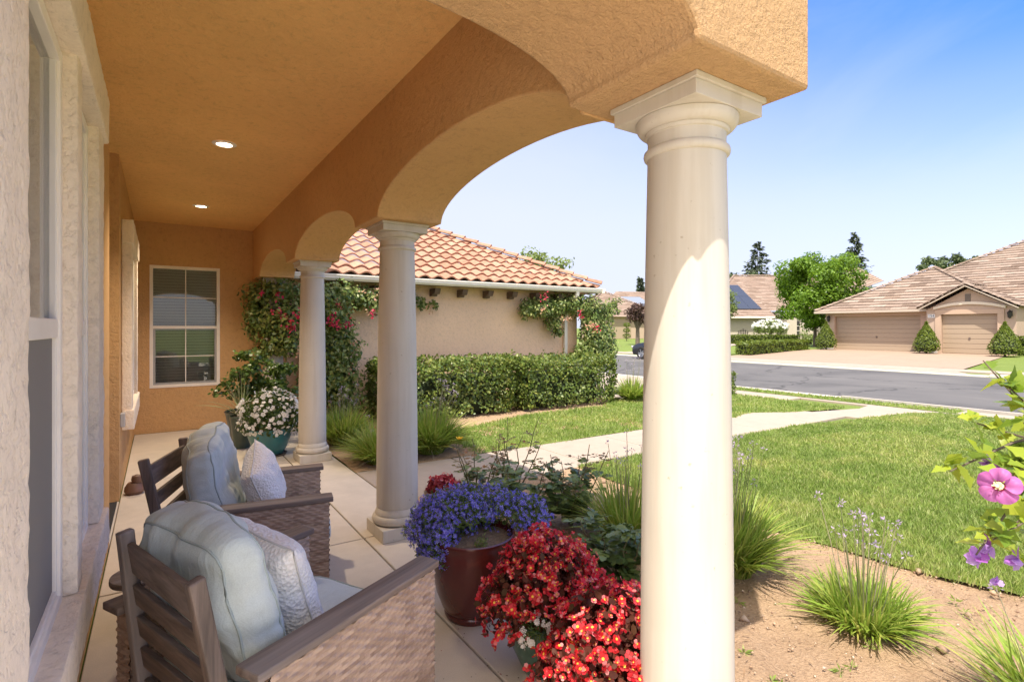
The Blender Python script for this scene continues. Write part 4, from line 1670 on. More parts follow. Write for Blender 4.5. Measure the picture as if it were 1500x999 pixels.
def pot(name, label, loc, prof, mat, soil_z, soil_r, rim=None, saucer=None, group='glazed plant pots'):
    t = thing(name, label, 'plant pot', loc, 0, group)
    m = MB()
    m.lathe(prof, 56)
    m.build('body', mat, t, smooth=True, angle=50)
    m = MB()
    m.lathe([(0.0001, soil_z + 0.012), (soil_r * 0.5, soil_z + 0.008), (soil_r, soil_z)], 40)
    m.build('soil', M_potsoil, t, smooth=True)
    if rim:
        m = MB()
        m.lathe(rim, 56)
        m.build('rim', G_rim, t, smooth=True)
    if saucer:
        m = MB()
        m.lathe([(0.0001, 0.001), (saucer, 0.001), (saucer + 0.015, 0.022), (saucer + 0.006, 0.022), (saucer - 0.01, 0.008), (0.0001, 0.008)], 48)
        m.build('saucer', M_saucer, t, smooth=True)
    return t


def leaf_obj(name, parent, tpl, pos, ax, nr, sc, mat):
    V, F = scatter(*tpl, pos, ax, nr, sc)
    return np_mesh(name, V, F, mat, parent)


def dome_points(n, c, rad, lo=-0.3, depth=0.25, lump=0.18, seed=0, freq=3.0):
    """points near the surface of an uneven dome; returns points and outward directions"""
    d = rand_dirs(n * 2)
    d = d[d[:, 2] > lo][:n]
    n = len(d)
    k = np.array([1 + lump * mnoise.noise(Vector(v * freq) + Vector((seed, seed * 2.1, 0))) for v in d])
    k = k * (1 - depth * rng.random(n) ** 1.5)
    return np.asarray(c) + d * k[:, None] * np.asarray(rad), unit(d / np.asarray(rad))


def ellip_core(name, parent, c, rad, mat=None, lump=0.2, seed=0, k=0.75):
    bm = bmesh.new()
    bmesh.ops.create_icosphere(bm, subdivisions=3, radius=1)
    for v in bm.verts:
        d = v.co.normalized()
        kk = k * (1 + lump * mnoise.noise(d * 2.5 + Vector((seed, 0, 0))))
        v.co = Vector((c[0] + d.x * rad[0] * kk, c[1] + d.y * rad[1] * kk, c[2] + d.z * rad[2] * kk))
    me = bpy.data.meshes.new(name)
    bm.to_mesh(me)
    bm.free()
    me.materials.append(mat or M_core)
    return link_mesh(name, me, parent, smooth='all')


# --- burgundy pot with lobelia
LP = (1.47, 2.62, 0)
pot('plant_pot', 'large burgundy glazed pot holding the blue lobelia', LP,
    [(0.0001, 0.0), (0.145, 0.0), (0.152, 0.012), (0.155, 0.03), (0.15, 0.038), (0.165, 0.06), (0.20, 0.15), (0.222, 0.27), (0.232, 0.39), (0.235, 0.425), (0.243, 0.44), (0.242, 0.452), (0.232, 0.455), (0.225, 0.445), (0.222, 0.40)], G_red, 0.415, 0.224)
lob = thing('lobelia', 'mound of tiny violet blue lobelia flowers spilling over the burgundy pot', 'flowering plant', (LP[0], LP[1], 0.42))
cl = [((0.10, 0.16, 0.10), (0.34, 0.26, 0.17)), ((-0.15, 0.10, 0.05), (0.20, 0.22, 0.13)), ((-0.19, 0.04, -0.03), (0.12, 0.15, 0.16)), ((0.34, 0.05, 0.06), (0.22, 0.22, 0.14)), ((0.06, 0.30, 0.08), (0.30, 0.2, 0.15)), ((-0.05, 0.12, 0.12), (0.22, 0.2, 0.14))]
pp, dd, fp, fd = [], [], [], []
for i, (c, r) in enumerate(cl):
    p, d = dome_points(1500, c, r, -0.5, 0.5, 0.25, i)
    pp.append(p)
    dd.append(d)
    p, d = dome_points(800, c, np.array(r) * 1.06, -0.5, 0.2, 0.25, i)
    fp.append(p)
    fd.append(d)
pp, dd, fp, fd = (np.concatenate(a) for a in (pp, dd, fp, fd))
pp, fp = pp * np.array([0.95, 0.95, 0.85]), fp * np.array([0.95, 0.95, 0.85])
ok = ~((pp[:, 1] < 0.0) & (np.abs(pp[:, 0]) < 0.2) & (pp[:, 2] < 0.10))
pp, dd = pp[ok], dd[ok]
ok = ~((fp[:, 1] < -0.02) & (np.abs(fp[:, 0] - 0.02) < 0.17) & (fp[:, 2] < 0.12))
fp, fd = fp[ok], fd[ok]
a, z = frames_out(dd, 0, 1.6)
leaf_obj('foliage', lob, NARROW, pp, a, z, rng.uniform(0.02, 0.045, len(pp)), M_lobl)
a, z = frames_out(fd, 0, 0.9)
leaf_obj('flowers', lob, flower_template(4, 0.7, 0.2), fp, a, z, rng.uniform(0.0075, 0.0125, len(fp)), M_lobf)
p, d = dome_points(120, (-0.02, -0.14, 0.0), (0.035, 0.03, 0.06), -0.1, 0.6)
a, z = frames_out(d, 0, 1.0)
sp = thing('seedling', 'tiny pale green seedling in the front soil of the burgundy pot', 'seedling', (LP[0], LP[1], 0.42))
leaf_obj('foliage', sp, NARROW, p, a, z, rng.uniform(0.015, 0.03, len(p)), M_light)


# --- begonias in two pots, with white alyssum
def begonia(label, loc, clusters, nfl, seed):
    t = thing('begonia', label, 'flowering plant', loc, 0, 'red begonias')
    P, D, FP, FD = [], [], [], []
    tot = sum(c[1][0] * c[1][1] + c[1][0] * c[1][2] for c in clusters)
    for i, (c, r) in enumerate(clusters):
        w = (r[0] * r[1] + r[0] * r[2]) / tot
        p, d = dome_points(int(2600 * w), c, np.array(r) * 0.96, -0.6, 0.5, 0.25, seed + i)
        P.append(p)
        D.append(d)
        # flowers come in bunches
        p, d = dome_points(int(nfl * w / 4 * 2.4), c, np.array(r) * 1.03, -0.6, 0.14, 0.28, seed + i)
        n = len(p)
        p = np.repeat(p, 4, 0) + rng.normal(0, 0.017, (n * 4, 3))
        d = unit(np.repeat(d, 4, 0) + rng.normal(0, 0.35, (n * 4, 3)))
        FP.append(p)
        FD.append(d)
    P, D, FP, FD = (np.concatenate(x) for x in (P, D, FP, FD))
    P, FP = P * 0.93, FP * 0.93
    gap = np.array([mnoise.noise(Vector(q * 9) + Vector((seed, 0, 0))) for q in FP]) > -0.32
    FP, FD = FP[gap], FD[gap]
    lo = 0.03 - loc[2]
    k = P[:, 2] > lo
    P, D = P[k], D[k]
    k = FP[:, 2] > lo
    FP, FD = FP[k], FD[k]
    a, z = frames_out(D, 0.3, 1.0)
    leaf_obj('foliage', t, ROUND, P, a, z, rng.uniform(0.022, 0.042, len(P)), M_begl)
    a, z = frames_out(FD, 0.2, 0.8)
    s = 0.007 + 0.0125 * rng.random(len(FP)) ** 0.8
    leaf_obj('flowers', t, flower_template(4, 0.95, 0.3), FP, a, z, s, M_begf)
    c = rng.random(len(FP)) < 0.6
    leaf_obj('stamens', t, flower_template(5, 0.9, 0.5), FP[c] + z[c] * 0.004, a[c], z[c], s[c] * 0.3, M_yel)
    # fleshy stems
    m = MB()
    for i in range(26):
        c, r = clusters[i % len(clusters)]
        e = Vector(c) + Vector((random.uniform(-1, 1) * r[0] * 0.7, random.uniform(-1, 1) * r[1] * 0.7, random.uniform(0, 1) * r[2] * 0.7))
        m.tube([(random.uniform(-0.06, 0.06), random.uniform(-0.06, 0.06), 0.0), e * 0.55 + Vector((0, 0, 0.02)), e], [0.006, 0.005, 0.003], 5)
    m.build('stems', plain('begonia_stem_%d' % seed, (0.22, 0.07, 0.05), 0.5), t)
    return t


BP1 = (1.52, 2.02, 0)
pot('plant_pot', 'green floral pot with white alyssum under the red begonias', BP1,
    [(0.0001, 0), (0.10, 0), (0.108, 0.02), (0.15, 0.11), (0.175, 0.2), (0.185, 0.25), (0.19, 0.26), (0.178, 0.262), (0.17, 0.24)], glaze('floral_green_glaze', (0.06, 0.12, 0.085), (0.22, 0.28, 0.22), 30, 0.3), 0.235, 0.168)
begonia('red begonia mass in the green floral pot beside the burgundy pot', (BP1[0], BP1[1], 0.24),
        [((0.02, 0.02, 0.12), (0.27, 0.24, 0.24)), ((-0.16, 0.05, 0.06), (0.16, 0.16, 0.18)), ((0.08, 0.14, 0.22), (0.15, 0.12, 0.16)), ((0.20, -0.02, 0.06), (0.17, 0.17, 0.2)), ((-0.02, 0.10, 0.24), (0.12, 0.10, 0.13))], 900, 1)
al = thing('alyssum', 'small clump of white alyssum over the edge of the green floral pot', 'flowering plant', (BP1[0] - 0.13, BP1[1] - 0.12, 0.25))
p, d = dome_points(260, (0, 0, 0), (0.075, 0.07, 0.07), -0.4, 0.5)
a, z = frames_out(d, 0, 1)
leaf_obj('foliage', al, NARROW, p, a, z, 0.025, M_impl)
p, d = dome_points(46, (0, 0, 0.0), (0.085, 0.08, 0.08), -0.3, 0.1)
p = np.repeat(p, 5, 0) + rng.normal(0, 0.006, (len(p) * 5, 3))
d = np.repeat(d, 5, 0)
a, z = frames_out(d, 0, 0.6)
leaf_obj('flowers', al, flower_template(4, 0.9, 0.1), p, a, z, 0.008, M_whitef)

BP2 = (1.50, 1.56, 0)
pot('plant_pot', 'plain teal pot under the begonias beside the corner column', BP2,
    [(0.0001, 0), (0.10, 0), (0.108, 0.02), (0.15, 0.10), (0.17, 0.18), (0.178, 0.2), (0.168, 0.202), (0.16, 0.19)], G_green, 0.185, 0.16)
begonia('sunlit red begonia mass crowding the corner column base', (BP2[0], BP2[1], 0.2),
        [((0.02, 0.02, 0.12), (0.28, 0.25, 0.25)), ((-0.14, 0.06, 0.02), (0.17, 0.16, 0.2)), ((0.16, 0.14, 0.10), (0.2, 0.18, 0.22)), ((-0.08, -0.12, 0.05), (0.17, 0.16, 0.2))], 950, 20)

# --- small aqua pot with red leaves next to the second column
AP = (1.93, 3.92, 0)
pot('plant_pot', 'small aqua pot with tan rim behind the second column', AP,
    [(0.0001, 0), (0.09, 0), (0.10, 0.02), (0.13, 0.12), (0.14, 0.22), (0.142, 0.255)], G_aqua, 0.26, 0.135,
    rim=[(0.140, 0.25), (0.152, 0.256), (0.155, 0.27), (0.15, 0.283), (0.138, 0.284), (0.132, 0.26)])
rp = thing('red_begonia', 'short dark red plant in the small aqua pot', 'potted plant', (AP[0], AP[1], 0.26))
p, d = dome_points(420, (0, 0, 0.02), (0.13, 0.13, 0.11), 0.0, 0.4, 0.3)
a, z = frames_out(d, -0.4, 1.2)
leaf_obj('foliage', rp, ROUND, p, a, z, rng.uniform(0.025, 0.045, len(p)), M_succ)
p, d = dome_points(50, (0, 0, 0.04), (0.13, 0.13, 0.11), 0.0, 0.2, 0.3)
a, z = frames_out(d, 0, 0.8)
leaf_obj('flowers', rp, flower_template(4, 0.9, 0.15), p, a, z, 0.016, M_begf)

# --- teal bowl with white flowers
TP = (1.17, 7.28, 0)
pot('plant_pot', 'turquoise bowl pot with white flowers beside the third column', TP,
    [(0.0001, 0.02), (0.15, 0.02), (0.165, 0.03), (0.215, 0.13), (0.25, 0.24), (0.262, 0.32), (0.272, 0.335), (0.262, 0.345), (0.25, 0.335)], G_teal, 0.32, 0.25, saucer=0.19)
imp = thing('white_impatiens', 'rounded mass of small white flowers in the turquoise bowl', 'flowering plant', (TP[0], TP[1], 0.32))
p, d = dome_points(2200, (0.02, 0, 0.13), (0.36, 0.34, 0.36), -0.45, 0.5, 0.18, 5)
a, z = frames_out(d, 0.3, 1.0)
leaf_obj('foliage', imp, KITE, p, a, z, rng.uniform(0.035, 0.06, len(p)), M_impl)
p, d = dome_points(330, (0.02, 0, 0.13), (0.385, 0.365, 0.38), -0.45, 0.08, 0.18, 5)
a, z = frames_out(d, 0.1, 0.8)
leaf_obj('flowers', imp, flower_template(5, 0.85, 0.12), p, a, z, rng.uniform(0.02, 0.03, len(p)), M_whitef)

# --- dark pot with glossy shrub and striped grass
DP = (1.0, 8.25, 0)
pot('plant_pot', 'dark green tapered pot holding the glossy shrub in the porch corner', DP,
    [(0.0001, 0.02), (0.15, 0.02), (0.165, 0.035), (0.2, 0.2), (0.23, 0.38), (0.24, 0.42), (0.252, 0.44), (0.24, 0.455), (0.225, 0.44)], G_green, 0.42, 0.23, saucer=0.19)
sh = thing('potted_shrub', 'dark glossy leaved shrub in the dark green corner pot', 'shrub', (DP[0], DP[1], 0.42))
P, D = [], []
for i in range(46):
    c = np.array([random.gauss(0.26, 0.24), random.gauss(0.0, 0.2), 0.42 + random.gauss(0, 0.17)])
    p, d = dome_points(60, c, (0.10, 0.10, 0.09), -0.8, 0.7, 0.3, i)
    P.append(p)
    D.append(d)
P, D = np.concatenate(P), np.concatenate(D)
a, z = frames_out(D + np.array([0, 0, 0.4]), 0, 0.9)
leaf_obj('foliage', sh, ROUND, P, a, z, rng.uniform(0.04, 0.07, len(P)), M_pitt)
m = MB()
for i in range(14):
    e = Vector((random.gauss(0.08, 0.2), random.gauss(0.05, 0.18), random.uniform(0.25, 0.6)))
    m.tube([(0, 0, 0), e * 0.5 + Vector((0, 0, 0.06)), e], [0.012, 0.008, 0.004], 6)
m.build('stems', M_bark, sh)


def strap_blades(n, length, spread, width, seg=5, up=1.0, droop=1.0, base_r=0.05):
    """arching strap leaves from one crown, as arrays"""
    r = base_r * np.sqrt(rng.random(n))
    a0 = rng.uniform(0, 2 * PI, n)
    base = np.stack([r * np.cos(a0), r * np.sin(a0), np.zeros(n)], 1)
    az = a0 + rng.normal(0, 0.5, n)
    L = length * rng.uniform(0.6, 1.1, n)
    sp = spread * (rng.random(n) ** 0.8)
    out = np.stack([np.cos(az), np.sin(az), np.zeros(n)], 1)
    tw = np.stack([-np.sin(az), np.cos(az), np.zeros(n)], 1)
    tw = tw * np.cos(0.5) + np.array([0, 0, 1.0]) * rng.normal(0, 0.3, (n, 1))
    V = []
    for j in range(seg + 1):
        t = j / seg
        ang = sp * (0.45 + 0.55 * t)
        hx = L * (np.sin(ang) * t)
        hz = L * (t * np.cos(sp * 0.55) * up - droop * 0.55 * sp * t * t * 0.55)
        c = base + out * hx[:, None] + np.array([0, 0, 1.0]) * hz[:, None]
        w = width * (1 - t ** 2.2) * (0.75 + 0.5 * min(1, 3 * t))
        w = np.asarray(w) + 0.0003
        V.append(c - tw * w / 2)
        V.append(c + tw * w / 2)
    V = np.stack(V, 1)
    k = (np.arange(n) * (seg + 1) * 2)[:, None]
    F = []
    for j in range(seg):
        F.append(np.concatenate([k + 2 * j, k + 2 * j + 1, k + 2 * j + 3, k + 2 * j + 2], 1))
    return V.reshape(-1, 3), np.stack(F, 1).reshape(-1, 4)


sg = thing('striped_grass', 'pale striped arching grass in front of the corner shrub', 'ornamental grass', (0.93, 7.95, 0.42))
V, F = strap_blades(46, 0.62, 1.5, 0.014, 7, 1.0, 0.9, 0.05)
np_mesh('foliage', V, F, M_spid, sg)
pot('plant_pot', 'plain grey green pot half hidden behind the turquoise bowl', (0.93, 7.93, 0), [(0.0001, 0.0), (0.1, 0.0), (0.13, 0.3), (0.15, 0.42), (0.14, 0.43), (0.13, 0.4)], G_green, 0.41, 0.13)


# --- tufts of society garlic
def tuft(label, loc, n, length, spread, width, stalks, sh_, lean=(0, 0), group='strappy tufts in the beds'):
    t = thing('grass_tuft', label, 'ornamental grass', loc, 0, group)
    V, F = strap_blades(int(n * 2.0), length * 1.05, spread * 1.3, width * 1.5, 7, 1.0, 1.05, 0.17)
    V[:, 2] -= 0.01
    np_mesh('foliage', V, F, M_tuft, t)
    # dry blades at the foot
    V, F = strap_blades(max(6, n // 14), length * 0.9, spread * 1.25, width * 0.9, 6, 0.7, 1.25, 0.12)
    V[:, 2] = np.maximum(V[:, 2], 0.005)
    np_mesh('dry_blades', V, F, M_stalk, t)
    if stalks:
        m = MB()
        hp = []
        for i in range(stalks):
            a = random.uniform(0, 2 * PI)
            r = random.uniform(0.02, 0.24)
            h = sh_ * random.uniform(0.7, 1.08)
            b = Vector((0.4 * r * math.cos(a), 0.4 * r * math.sin(a), 0.05))
            e = Vector((r * math.cos(a) + lean[0] * h, r * math.sin(a) + lean[1] * h, h))
            mid = b.lerp(e, 0.55) + Vector((random.gauss(0, 0.01), random.gauss(0, 0.01), 0.02))
            m.tube([b, mid, e], [0.0028, 0.0024, 0.002], 5)
            hp.append(e)
        m.build('flower_stalks', M_stalk, t)
        for e in hp:
            k = random.randint(6, 14)
            d = unit(rng.normal(size=(k, 3)) + np.array([0, 0, 0.5]))
            V, F = scatter(*NARROW, np.array(e) + d * 0.012, d, rng.normal(size=d.shape), rng.uniform(0.012, 0.024, k)[:, None] * np.array([1, 1.6, 1]))
            np_mesh('flower_head', V, F, M_lilac, t)
    return t


def tuft_px(label, u, v, *a, **k):
    p = ground_at(u, v)
    return tuft(label, (p.x, p.y, -0.005), *a, **k)


tuft('large strappy tuft with lilac flower stalks just right of the corner column', (3.18, 2.18, -0.005), 560, 0.52, 0.95, 0.0085, 26, 0.80, (0.1, 0.0))
tuft('strappy tuft alone in sunny bare soil near the right corner', (3.20, 1.36, -0.005), 330, 0.285, 1.1, 0.0080, 24, 0.60)
tuft('strappy tuft cut by the lower right corner, below the hibiscus', (3.02, 0.52, -0.005), 200, 0.42, 0.8, 0.009, 6, 0.7)
tuft('thin strappy tuft left of the corner column behind the rose', (2.95, 2.85, -0.005), 280, 0.55, 0.9, 0.008, 12, 0.78)
tuft('bright strappy tuft at the path corner left of the second column', (2.22, 6.22, -0.005), 560, 0.5, 1.05, 0.009, 4, 0.5)
tuft('strappy tuft with lilac stalks under the bougainvillea', (2.15, 7.45, -0.005), 480, 0.55, 0.95, 0.010, 22, 0.75)
tuft('big bright strappy tuft right of the second column by the path', (2.95, 6.35, -0.005), 760, 0.62, 1.05, 0.010, 22, 0.85, (0.25, 0.0))
tuft('strappy tuft past the hedge end beside the driveway', (8.75, 8.35, -0.005), 360, 0.55, 1.0, 0.014, 14, 0.9)

op = thing('orange_sedum', 'low orange leaved plant between the two path side tufts', 'plant', (2.45, 6.75, 0))
p, d = dome_points(260, (0, 0, 0.1), (0.24, 0.2, 0.22), -0.2, 0.6, 0.4)
a, z = frames_out(d, 0, 1)
leaf_obj('foliage', op, KITE, p, a, z, rng.uniform(0.025, 0.05, len(p)), M_orange)


# --- roses
def rose(label, loc, canes, height, spread, nleaf, red=0.25, bud=None):
    t = thing('rose_bush', label, 'rose bush', loc, 0, 'rose bushes in the soil bed')
    m = MB()
    P, A, Z, P2, A2, Z2 = [], [], [], [], [], []
    for i in range(canes):
        a = 2 * PI * i / canes + random.uniform(-0.4, 0.4)
        r = spread * random.uniform(0.3, 1.0)
        h = height * random.uniform(0.55, 1.05)
        pts = []
        for j in range(6):
            q = j / 5
            pts.append(Vector((r * math.cos(a) * q ** 0.8 + random.gauss(0, 0.012), r * math.sin(a) * q ** 0.8 + random.gauss(0, 0.012), h * q)))
        m.tube(pts, [0.008, 0.007, 0.006, 0.005, 0.004, 0.003], 6)
        for k in range(nleaf):
            q = random.uniform(0.12, 1.0)
            f = q * 5
            j = min(4, int(f))
            c = pts[j].lerp(pts[j + 1], f - j)
            az = random.uniform(0, 2 * PI)
            ax = Vector((math.cos(az), math.sin(az), random.uniform(-0.2, 0.5))).normalized()
            side = ax.cross(Vector((0, 0, 1))).normalized()
            tip = q > 1 - red
            for (o, sd) in ((0.03, 1), (0.03, -1), (0.06, 1), (0.06, -1), (0.085, 0)):
                pos = c + ax * o
                dr = (ax + side * sd * 0.9 + Vector((0, 0, random.gauss(0, 0.15)))).normalized() if sd else ax
                nz = Vector((random.gauss(0, 0.3), random.gauss(0, 0.3), 1))
                (P2 if tip else P).append(pos)
                (A2 if tip else A).append(dr)
                (Z2 if tip else Z).append(nz)
    m.build('canes', M_stem, t)
    if P:
        leaf_obj('foliage', t, ROUND, np.array(P), np.array(A), np.array(Z), rng.uniform(0.045, 0.075, len(P)), M_rose)
    if P2:
        leaf_obj('new_growth', t, KITE, np.array(P2), np.array(A2), np.array(Z2), rng.uniform(0.03, 0.05, len(P2)), M_roser)
    if bud:
        k = flower_template(7, 0.7, 0.7)
        pos = np.repeat(np.array([bud]), 3, 0)
        leaf_obj('flower', t, k, pos, rng.normal(size=(3, 3)) * np.array([1, 1, 0.1]), np.array([[0, 0, 1.0]] * 3), np.array([0.034, 0.026, 0.018]), plainleaf_yellow)
    return t


plainleaf_yellow = leafy('yellow_rose_petals', [(0.80, 0.52, 0.03), (0.82, 0.60, 0.05)], 0.5, 0.3)
bp = at_depth(673, 644, 4.75)
rose('leggy rose bush with one yellow bloom beside the small aqua pot', (2.38, 4.15, 0), 7, 0.62, 0.28, 11, 0.35, (bp.x - 2.38, bp.y - 4.15, bp.z))
rose('leggy rose bush with bronze tips by the path, behind the lobelia', (2.72, 4.12, 0), 9, 0.72, 0.34, 11, 0.38)
rose('low dark leaved rose bush right behind the lobelia mound', (2.45, 3.45, 0), 9, 0.46, 0.30, 15, 0.0)
rose('full rose bush with dark leaves and bronze tips, right of the lobelia', (2.80, 3.35, 0), 12, 0.62, 0.34, 18, 0.22)
rose('dark leaved rose bush close behind the corner column', (2.42, 2.42, 0), 9, 0.42, 0.26, 14, 0.0)

# --- hibiscus at the right edge
HB = (2.35, 0.25, 0.0)
LOBED = ([(0, 0, 0), (0.18, 0.30, 0.04), (0.36, 0.22, 0.02), (0.48, 0.40, 0.05), (0.66, 0.22, 0.02), (1, 0, -0.08), (0.66, -0.22, 0.02), (0.48, -0.40, 0.05), (0.36, -0.22, 0.02), (0.18, -0.30, 0.04), (0.4, 0, 0)],
         [(10, i, i + 1) for i in range(9)] + [(10, 9, 0)])
LOBED = (LOBED[0], [tuple(f) for f in LOBED[1]])
hib = thing('hibiscus', 'hibiscus shrub with yellow green leaves and one open mauve flower', 'flowering shrub', HB)
tips = [(1392, 690, 1.30), (1440, 655, 1.35), (1425, 618, 1.45), (1470, 560, 1.5), (1440, 528, 1.62), (1462, 712, 1.22), (1455, 790, 1.25), (1430, 812, 1.25), (1490, 765, 1.2), (1500, 620, 1.3), (1475, 740, 1.3), (1520, 700, 1.25), (1530, 800, 1.25), (1540, 560, 1.4), (1495, 690, 1.35), (1560, 640, 1.3), (1500, 830, 1.3)]
m = MB()
P, A, Z = [], [], []
ends = []
for i, (u, v, d) in enumerate(tips):
    e = at_depth(u, v, d) - Vector(HB)
    hub = at_depth(1600 + random.uniform(-40, 60), 660 + random.uniform(-80, 120), 1.45) - Vector(HB)
    b = Vector((random.uniform(-0.05, 0.05), random.uniform(-0.05, 0.05), 0))
    md = hub.lerp(e, 0.55) + Vector((0, 0, 0.015))
    m.tube([b, b.lerp(hub, 0.6) + Vector((0.02, 0, 0.05)), hub, md, e], [0.012, 0.009, 0.006, 0.0035, 0.0018], 6)
    ends.append(e)
    ax0 = (e - hub).normalized()
    for k in range(22):
        q = random.uniform(0.2, 1.02)
        c = hub.lerp(e, q) + Vector((0, 0, 0.01))
        ax = (ax0 * random.uniform(-0.1, 0.9) + Vector((random.gauss(0, 0.7), random.gauss(0, 0.7), random.gauss(0.05, 0.6)))).normalized()
        P.append(c)
        A.append(ax)
        Z.append(Vector((random.gauss(-0.2, 0.5), random.gauss(-0.2, 0.5), 1)))
m.build('branches', M_bark, hib)
leaf_obj('foliage', hib, LOBED, np.array(P), np.array(A), np.array(Z), rng.uniform(0.035, 0.07, len(P)), M_hibl)
# open flower
fc = at_depth(1465, 712, 1.18) - Vector(HB)
fd = (Vector((-HB[0], -HB[1], 1.62)) - fc).normalized()
fd = (fd + Vector((-0.25, 0.1, 0.05))).normalized()
x = fd.cross(Vector((0, 0, 1))).normalized()
y = x.cross(fd)
mp_, me_ = MB(), MB()
for i in range(5):
    a0 = 2 * PI * i / 5 + 0.35
    vs, fs = [], []
    nr, nc = 7, 7
    for r_ in range(nr + 1):
        q = r_ / nr
        for c_ in range(nc + 1):
            s_ = c_ / nc * 2 - 1
            wd = 1.0 * (q ** 0.35) * (1.02 - 0.38 * q ** 4)
            rad = 0.040 * (q * (1 - 0.10 * s_ * s_ * q))
            aa = a0 + s_ * wd * 0.85
            hgt = 0.018 * math.sin(q * PI * 0.85) + 0.004 * math.sin(s_ * 6 + i) * q + 0.004 * s_ + 0.0015 * i * q
            vs.append(fc + (x * math.cos(aa) + y * math.sin(aa)) * rad + fd * hgt)
    for r_ in range(nr):
        for c_ in range(nc):
            k = r_ * (nc + 1) + c_
            fs.append((k, k + 1, k + nc + 2, k + nc + 1))
    mp_.add(vs, [f for j, f in enumerate(fs) if j // nc >= 2])
    me_.add([v + fd * 0.0006 for v in vs], [f for j, f in enumerate(fs) if j // nc < 2])
fl = mp_.build('flower', M_hibp, hib, smooth='all')
me_.build('flower_eye', M_crimson, fl, smooth='all')
m = MB()
m.tube([fc, fc + fd * 0.02, fc + fd * 0.038], [0.003, 0.0055, 0.004], 8)
for i in range(30):
    q = random.uniform(0.35, 1)
    d = (x * random.gauss(0, 1) + y * random.gauss(0, 1)).normalized()
    c = fc + fd * 0.038 * q + d * 0.006
    m.tube([c, c + d * 0.003], 0.0016, 5)
m.build('stamen', M_stamen, fl)
# half closed flowers and buds
for (u, v, d, s_) in ((1438, 816, 1.25, 0.034), (1452, 800, 1.26, 0.03), (1493, 818, 1.24, 0.032), (1453, 679, 1.3, 0.027), (1462, 848, 1.27, 0.02)):
    c = np.array(at_depth(u, v, d) - Vector(HB))
    A = np.array([[random.gauss(0, 0.5) - 0.4, random.gauss(0, 0.5) + 0.2, random.uniform(-0.9, 0.6)] for k in range(8)])
    leaf_obj('bud', hib, ROUND, np.repeat(c[None], 8, 0), A, rng.normal(size=(8, 3)), np.full(8, s_), M_hibb)

# --- hedges
def hedge_box(name, label, x0, y0, x1, y1, h, dens, leaf, mat, z=0.0, lump=0.10, cat='hedge', group=None, freq=1.6, M=None):
    t = thing(name, label, cat, ((x0 + x1) / 2, (y0 + y1) / 2, z), 0, group)
    cx, cy = (x0 + x1) / 2, (y0 + y1) / 2
    faces = [('t', (x1 - x0) * (y1 - y0)), ('f', (x1 - x0) * h), ('b', (x1 - x0) * h), ('l', (y1 - y0) * h), ('r', (y1 - y0) * h)]
    P, D = [], []
    for k, area in faces:
        n = int(area * dens)
        a, b = rng.random(n), rng.random(n)
        xx, yy, zz = x0 + (x1 - x0) * a, y0 + (y1 - y0) * a, h * (0.04 + 0.96 * b)
        if k == 't':
            p = np.stack([xx, y0 + (y1 - y0) * b, np.full(n, h)], 1)
            d = [0, 0, 1]
        elif k in 'fb':
            p = np.stack([xx, np.full(n, y0 if k == 'f' else y1), zz], 1)
            d = [0, -1 if k == 'f' else 1, 0]
        else:
            p = np.stack([np.full(n, x0 if k == 'l' else x1), yy, zz], 1)
            d = [-1 if k == 'l' else 1, 0, 0]
        P.append(p)
        D.append(np.repeat(np.array([d], float), n, 0))
    P, D = np.concatenate(P), np.concatenate(D)
    # round the corners, then make the surface lumpy
    c = np.array([cx, cy, h / 2])
    hx = np.array([(x1 - x0) / 2, (y1 - y0) / 2, h / 2])
    q = (P - c) / hx
    q[:, 2] = np.where(q[:, 2] < 0, q[:, 2] * 0.6, q[:, 2])
    e = np.abs(q)
    over = np.sort(e, 1)[:, 1]
    rc = min(hx) * 0.28
    P = P - D * (np.clip(over - 0.72, 0, 1)[:, None] / 0.28) ** 2 * rc
    k = np.array([mnoise.noise(Vector(p * freq)) + 0.6 * mnoise.noise(Vector(p * freq * 3.1)) for p in P])
    P = P + D * (k * lump - lump * 0.6 - rng.random(len(P)) ** 2 * lump)[:, None]
    keep = np.array([mnoise.noise(Vector(p * 4.3) + Vector((3, 7, 1))) for p in P]) > -0.38
    P, D = P[keep], D[keep]
    if lump > 0.08:
        # stray shoots standing out of the clipped surface
        ns = int((x1 - x0) * 34)
        ii = rng.choice(len(P), ns)
        sd = unit(D[ii] * 0.5 + np.array([0, 0, 0.9]) + rng.normal(0, 0.25, (ns, 3)))
        SP = np.concatenate([P[ii] + sd * q for q in (0.03, 0.06, 0.09, 0.12)])
        P, D = np.concatenate([P, SP]), np.concatenate([D, np.tile(sd, (4, 1)) * 0.4 + rng.normal(0, 0.6, (ns * 4, 3))])
    P = P - np.array([cx, cy, 0])
    a, zz = frames_out(D + np.array([0, 0, 0.35]), -0.3, 1.0)
    leaf_obj('foliage', t, ROUND, P, a, zz, rng.uniform(0.55, 1.3, len(P)) * leaf, mat)
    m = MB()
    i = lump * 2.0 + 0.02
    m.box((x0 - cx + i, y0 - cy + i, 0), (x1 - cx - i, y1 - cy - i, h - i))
    m.build('branches', M_core, t, bevel=min(hx) * 0.3, segs=3)  # solid dark core box added behind the leaves to stop see-through
    return t


hedge_box('hedge', 'clipped glossy hedge under the garage wall, its half nearer the porch', 3.05, 8.25, 5.72, 9.45, 1.06, 1250, 0.055, M_hedge, 0, 0.15)
hedge_box('hedge', 'clipped glossy hedge under the garage wall, its half nearer the street', 5.68, 8.2, 8.25, 9.4, 1.04, 1250, 0.055, M_hedge, 0, 0.15)
hedge_box('shrub', 'small round clipped shrub beside the sidewalk, right of the corner column', 11.02, 7.6, 11.5, 8.1, 0.55, 1500, 0.045, M_hedge, 0, 0.06, 'shrub')


